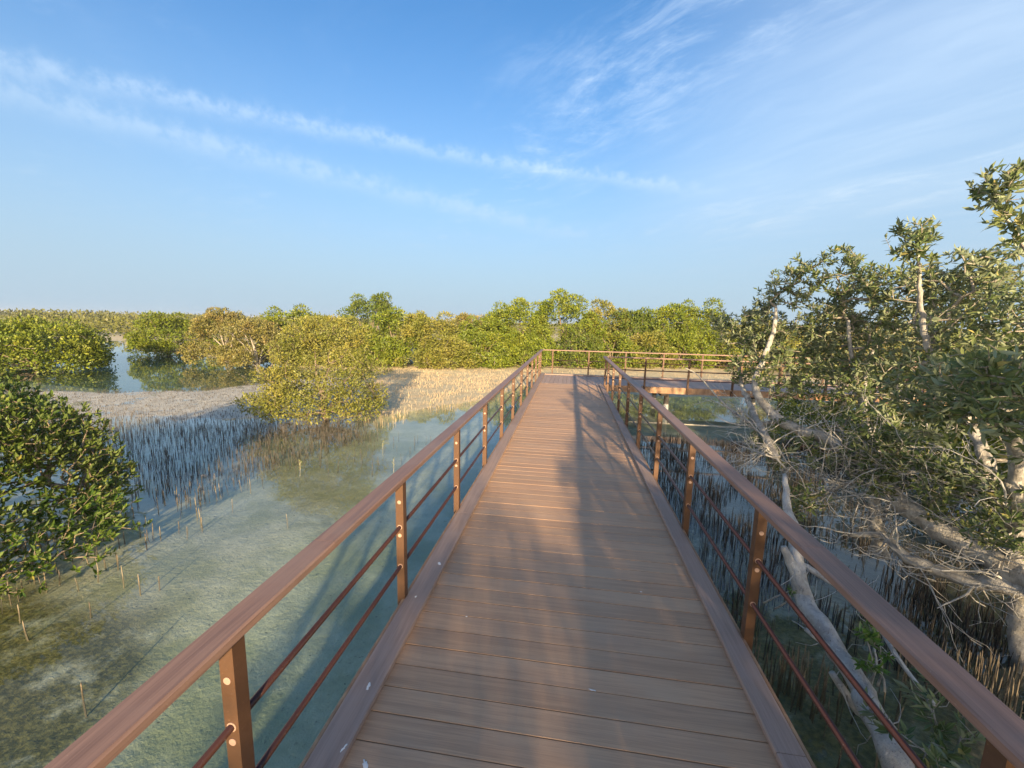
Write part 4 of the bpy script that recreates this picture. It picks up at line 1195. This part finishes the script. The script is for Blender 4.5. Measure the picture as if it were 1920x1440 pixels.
def scrub(name, az0, az1, d0, d1, n, hrange, per, mat, dens=None, seedk=0):
    az = r4.uniform(math.radians(az0), math.radians(az1), n); d = np.exp(r4.uniform(math.log(d0), math.log(d1), n))
    x = np.sin(az) * d; y = np.cos(az) * d
    keep = (sdpoly(x, y, POND_LEFT) < -1.5) & ((sdpoly(x, y, LAND_FAR) > .5) | (sdpoly(x, y, LAND_LEFT) > .5))
    if dens is not None: keep &= fbm(x * dens, y * dens, 3, seedk) > .47
    x, y, d = x[keep], y[keep], d[keep]; n = len(x)
    h = r4.uniform(*hrange, n) * (0.8 + 0.5 * vnoise(x * .03, y * .03, 2)); rd = h * r4.uniform(.55, 1.1, n)
    v = unit(r4.normal(0, 1, (n, per, 3)) + np.array([0, 0, .45])); v[..., 2] = np.abs(v[..., 2])
    k = r4.uniform(.55, .95, (n, per, 1))
    pos = np.stack([x, y, np.full(n, ZW + .05)], -1)[:, None] + v * k * np.stack([rd, rd, h], -1)[:, None]
    size = (h * .20 + d * 0.0011)[:, None] * r4.uniform(.7, 1.3, (n, per))
    pos = pos.reshape(-1, 3); v = v.reshape(-1, 3); size = size.ravel()
    ax = unit(v + r4.normal(0, .5, v.shape)); nr = v + r4.normal(0, .5, v.shape)
    tint = np.clip(np.repeat(r4.random(n), per) * .6 + r4.random(n * per) * .4, 0, 1)
    o = link(name, quads_mesh(name, pos, ax, nr, size, size * .6, tint, mat)); tag(o, kind='stuff')
    return o


M_scrub = leaf_material('scrub_leaf', (0.12, 0.135, 0.035), (0.23, 0.235, 0.065), (0.29, 0.24, 0.11), (0.18, 0.19, 0.09), transl=.15, warm_amt=.5)
M_scrub2 = leaf_material('belt_leaf', (0.090, 0.105, 0.020), (0.17, 0.180, 0.035), (0.22, 0.17, 0.07), (0.13, 0.14, 0.05), transl=.15, warm_amt=.3)
o = scrub('low_scrub', -88, 75, 33, 110, 9000, (.22, .7), 15, M_scrub, dens=.10, seedk=1)
tag(o, 'low patchy mangrove scrub on the pale tidal flat stretching to the left horizon', 'scrub')
o = scrub('distant_mangroves', -95, 95, 75, 240, 3600, (1.0, 2.2), 34, M_scrub2, dens=.035, seedk=2)
tag(o, 'far olive mangrove belts across the flat below the skyline', 'scrub')
o = scrub('skyline_mangroves', -100, 100, 230, 420, 3600, (3.0, 4.0), 26, M_scrub2)
tag(o, 'distant hazy mangrove wood forming the low skyline', 'scrub')
o = scrub('right_flat_scrub', 25, 80, 30, 80, 900, (.5, 1.5), 30, M_scrub, dens=.12, seedk=4)
tag(o, 'low scrub on the flats seen through the right tree', 'scrub')

# ------------------------------------------------------------------ breathing roots
r5 = np.random.default_rng(99)


def root_points(poly, dens, hmin, hmax, clump=0.0, kseed=0):
    poly = np.array(poly, float) if isinstance(poly, np.ndarray) else scaled(poly)
    lo = poly.min(0); hi = poly.max(0)
    n = int((hi - lo).prod() * dens)
    p = lo + r5.random((n, 2)) * (hi - lo)
    sd = sdpoly(p[:, 0], p[:, 1], poly) + (fbm(p[:, 0] * 1.1, p[:, 1] * 1.1, 2, 6) - .5) * 1.2
    keep = r5.random(n) < sstep(sd, -0.35, 0.6)
    if clump: keep &= r5.random(n) < sstep(fbm(p[:, 0] * 1.7, p[:, 1] * 1.7, 3, kseed), .5 - clump, .5 + clump * .6)
    keep &= ~((p[:, 0] > OL - .1) & (p[:, 0] < OR + .12) & (p[:, 1] < 16.5)) & ~((p[:, 1] > 13.6) & (p[:, 1] < 16.5) & (p[:, 0] > OL - .1))
    p = p[keep]
    h = hmin + (hmax - hmin) * r5.random(len(p)) ** 1.2 * (.45 + 1.0 * fbm(p[:, 0] * 1.3, p[:, 1] * 1.3, 2, 3))
    return np.column_stack([p, h])


def root_geometry(R, rad=(.0028, .0055), S=3):
    n = len(R); x, y, h = R.T
    g = ground_h(x, y)[0]
    z0 = g - .03; z1 = np.maximum(g + .04, ZW + h)
    lean = r5.normal(0, .055, (n, 2)) * (z1 - z0)[:, None]
    r0 = r5.uniform(*rad, n)
    ang = np.arange(S) * 2 * np.pi / S
    c = np.cos(ang)[None]; s = np.sin(ang)[None]
    def ring(fr, k, rr):
        X = x[:, None] + lean[:, :1] * fr + k + c * rr[:, None]; Y = y[:, None] + lean[:, 1:] * fr + s * rr[:, None]
        return np.stack([X, Y, np.broadcast_to((z0 + (z1 - z0) * fr)[:, None], X.shape)], -1)
    wob = r5.normal(0, .007, (n, 1))
    V = np.concatenate([ring(0, 0, r0 * 1.25), ring(.55, wob, r0), ring(.93, wob * .4, r0 * .75), np.stack([x + lean[:, 0], y + lean[:, 1], z1], -1)[:, None]], 1)
    m = 3 * S + 1; b = (np.arange(n) * m)[:, None, None]; k = np.arange(S)
    f1 = np.stack([k, (k + 1) % S, S + (k + 1) % S, S + k], -1); f2 = f1 + S
    f3 = np.stack([2 * S + k, 2 * S + (k + 1) % S, np.full(S, 3 * S)], -1)
    Q = (b + np.concatenate([f1, f2])[None]).reshape(-1, 4); T = (b + f3[None]).reshape(-1, 3)
    t = r5.random(n)
    return V, Q, T, np.concatenate([np.repeat(t, 2 * S), np.repeat(t, S)])


RA1 = scaled([(-21, 11.2), (-15.7, 11.6), (-13, 12.9), (-12.3, 15.2), (-11.9, 17.8), (-8.5, 15.4), (-6.6, 12.9), (-5.2, 10.0), (-4.7, 8.2), (-4.7, 7.0), (-5.3, 5.4), (-6.0, 4.9), (-8, 5.6), (-12, 5.6), (-18, 5.5), (-24, 9)])
RB1 = scaled([(-4.6, 8.6), (-4.2, 10.4), (-3.3, 11.8), (-2.4, 12.9), (-1.9, 15), (-1.2, 19), (-1, 22.5), (-9.6, 21.6), (-9.4, 18), (-7.6, 14), (-6.0, 11.0)])
RR1 = scaled([(1.5, 9.4), (1.35, 6.6), (1.45, 4.4), (1.7, 3.2), (2.2, 2.2), (3.4, 0.4), (7, 2), (9, 7), (8, 10.8), (4.6, 10.2), (3, 9.8)])
RF1 = scaled([(-1.2, 17.5), (-1.3, 25), (3, 27), (10, 27), (16, 20), (13, 17.2)])
F_A = root_points(RA1, 118, .05, .17)
F_A[:, 2] *= 1 - .55 * sstep(F_A[:, 1], 8.6, 11.5); F_B = root_points(RB1, 100, .05, .16, .3, 2)
F_R = root_points(RR1, 300, .08, .24, .2, 3); F_F = root_points(RF1, 45, .07, .18, .25, 4)
fr2 = root_points([(-7.8, 8.6), (-6.5, 7.9), (-4.6, 7.9), (-4.2, 9.4), (-6, 10.2)], 90, .08, .20)
bushroots = root_points([(-5.6, 2.2), (-4.55, 2.5), (-4.35, 3.4), (-4.75, 4.6), (-5.8, 5.6), (-7.5, 6.3), (-8.5, 5.5), (-6.5, 4.5)], 18, .06, .24)
sparse = root_points([(-4.8, 5.6), (-3.2, 6.2), (-2.6, 7.6), (-3.0, 9.5), (-4.6, 8.3)], 5, .08, .2)
edge = root_points([(-7, 4.6), (-5.2, 4.6), (-4.4, 6.8), (-6, 7)], 16, .07, .2)
few = np.array([K, K, 1]) * np.array([(-3.25, 2.05, .09), (-4.35, 2.45, .10), (-4.15, 2.75, .06), (-4.05, 3.1, .14), (-3.95, 3.2, .05), (-4.30, 3.15, .16), (-3.55, 4.55, .10), (-4.5, 2.35, .12)])


def split_near(R, n):
    P = np.column_stack([R[:, :2], np.full(len(R), ZW + .08)]); pr = project(P)
    ok = (pr[:, 2] > .3) & (pr[:, 0] > 0) & (pr[:, 0] < 1920) & (pr[:, 1] < 1440)
    s = np.where(ok, 1 / np.maximum(pr[:, 2], .3), 0); idx = np.argsort(-s)[:n]
    m = np.ones(len(R), bool); m[idx] = False
    return R[idx], R[m]


left_all = np.concatenate([few, bushroots, sparse, edge])
L1, L2 = split_near(left_all, 140); R1_, R2_ = split_near(F_R, 160)


def single_roots(R, mat, label, group, rad=(.004, .0065)):
    V, Q, T, t = root_geometry(R, rad, 5)
    for k in range(len(R)):
        c = np.array([R[k, 0], R[k, 1], ZW])
        me = mk('breathing_root', V[k] - c, [Q[:10], T[:5]], mat, tint=np.full(15, t[k * 10]))
        o = bpy.data.objects.new('breathing_root', me); COL.objects.link(o); o.location = c
        tag(o, label, 'mangrove root', group)


single_roots(L1, M_root_mid, 'thin upright mangrove breathing root in clear shallow water near the left bush', 'breathing roots near the left bush')
single_roots(R1_, M_root_mid, 'thin upright mangrove breathing root in dark water beside the pale leaning trunk', 'breathing roots under the right tree')
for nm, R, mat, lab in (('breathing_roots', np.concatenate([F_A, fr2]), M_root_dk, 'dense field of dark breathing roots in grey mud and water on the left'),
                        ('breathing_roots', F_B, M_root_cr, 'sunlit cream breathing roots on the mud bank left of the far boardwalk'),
                        ('breathing_roots', R2_, M_root_dk, 'thick stand of breathing roots in the shade under the right tree'),  # darkest root colour used here to paint in the tree's shade
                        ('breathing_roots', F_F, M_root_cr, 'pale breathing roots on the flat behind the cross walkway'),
                        ('breathing_roots', L2, M_root_dk, 'scattered breathing roots between the left bush and the golden tree')):
    V, Q, T, t = root_geometry(R)
    o = link(nm, mk(nm, V.reshape(-1, 3), [Q, T], mat, tint=t)); tag(o, lab, 'mangrove roots', kind='stuff')

# --- thin pale strip lying at the surface of the pond
M_strip = paint_material('strip_cream', (0.55, 0.50, 0.38), 0.7, wear=(0.3, 0.28, 0.18))
pp = cyl('strip', (1.9, 12.55, ZW + .012), (9.5, 12.62, ZW + .005), 0.015, M_strip, None, 8)
tag(pp, 'thin pale strip lying on the pond water parallel to the cross walkway', 'strip')

# --- seedlings and a floating scrap
M_seed = leaf_material('seedling_leaf', (0.30, 0.32, 0.12), (0.45, 0.46, 0.20), (0.5, 0.42, 0.2), (0.35, 0.36, 0.2), transl=.3)


def seedling(x, y, h, label, seed):
    r_ = np.random.default_rng(seed)
    x, y, h = x * K, y * K, h * K
    g = float(ground_h(np.array([x]), np.array([y]))[0][0])
    root = empty('mangrove_seedling', (x, y, g)); tag(root, label, 'seedling')
    V, F, F3, Q, RR = tube([(x, y, g - .02), (x + .01, y, g + h * .5), (x + .015, y + .01, ZW + h)], [.005, .004, .003], 6, 0, seed)
    link('stem', mk('stem', V, [F, F3], M_twig), root)
    tp = np.array([(x + .015, y + .01, ZW + h), (x + .01, y, ZW + h * .6)])
    lp, la, nn, ll, lw, lt = rosettes(tp, np.array([(0, 0, 1.), (0, 0, 1.)]), 6, r_, ln=(.05, .07), upb=.3, spread=1.2)
    me = [single_leaf_mesh(M_seed, 0)]
    for q in range(len(lp)):
        a = la[q]; s = unit(np.cross(nn[q], a)[None])[0]; u = np.cross(a, s); l = ll[q]
        o = bpy.data.objects.new('leaf', me[0]); COL.objects.link(o); o.parent = root; o.matrix_parent_inverse = Matrix.Translation(-root.location)
        o.matrix_basis = Matrix(((a[0] * l, s[0] * l, u[0] * l, lp[q][0]), (a[1] * l, s[1] * l, u[1] * l, lp[q][1]), (a[2] * l, s[2] * l, u[2] * l, lp[q][2]), (0, 0, 0, 1)))


seedling(-2.95, 6.45, .22, 'pale seedling with a few leaves alone in the clear water left of the railing', 1)
seedling(-4.55, 6.2, .14, 'small pale seedling among the sparse roots before the golden tree', 2)
seedling(-3.95, 11.2, .26, 'green seedling on the sunlit cream mud bank beside the railing', 3)
seedling(-3.7, 7.6, .16, 'tiny seedling at the edge of the shallow water near the cream mud', 4)
dbx, dby = -5.86 * K, 5.64 * K
V = [(-.07, -.025, 0), (.07, -.015, 0), (.06, .03, 0), (-.05, .03, 0), (-.05, -.01, .03), (.02, -.01, .055), (.045, .01, .03), (-.03, .015, .035)]
F4 = [(0, 1, 5, 4), (1, 2, 6, 5), (2, 3, 7, 6), (3, 0, 4, 7), (4, 5, 6, 7), (3, 2, 1, 0)]
o = link('driftwood', mk('driftwood', V, F4, M_dead)); o.location = (dbx, dby, ZW - .005)
tag(o, 'small pale scrap of driftwood in the blue water beyond the left bush', 'driftwood')

# ------------------------------------------------------------------ air
mh, Nh = new_mat('thin_haze')
pv = Nh.node('ShaderNodeVolumePrincipled', {'Color': (0.86, 0.92, 1.0, 1), 'Density': 0.0004, 'Anisotropy': 0.2})
Nh.node('ShaderNodeOutputMaterial', {'Volume': pv.outputs[0]})
hv = [(sx * 3900, sy * 3900, z) for z in (-4.0, 9.0) for sx, sy in ((-1, -1), (1, -1), (1, 1), (-1, 1))]
hf = [(3, 2, 1, 0), (4, 5, 6, 7), (0, 1, 5, 4), (1, 2, 6, 5), (2, 3, 7, 6), (3, 0, 4, 7)]
ho = link('haze', mk('haze', hv, hf, mh)); tag(ho, kind='stuff')
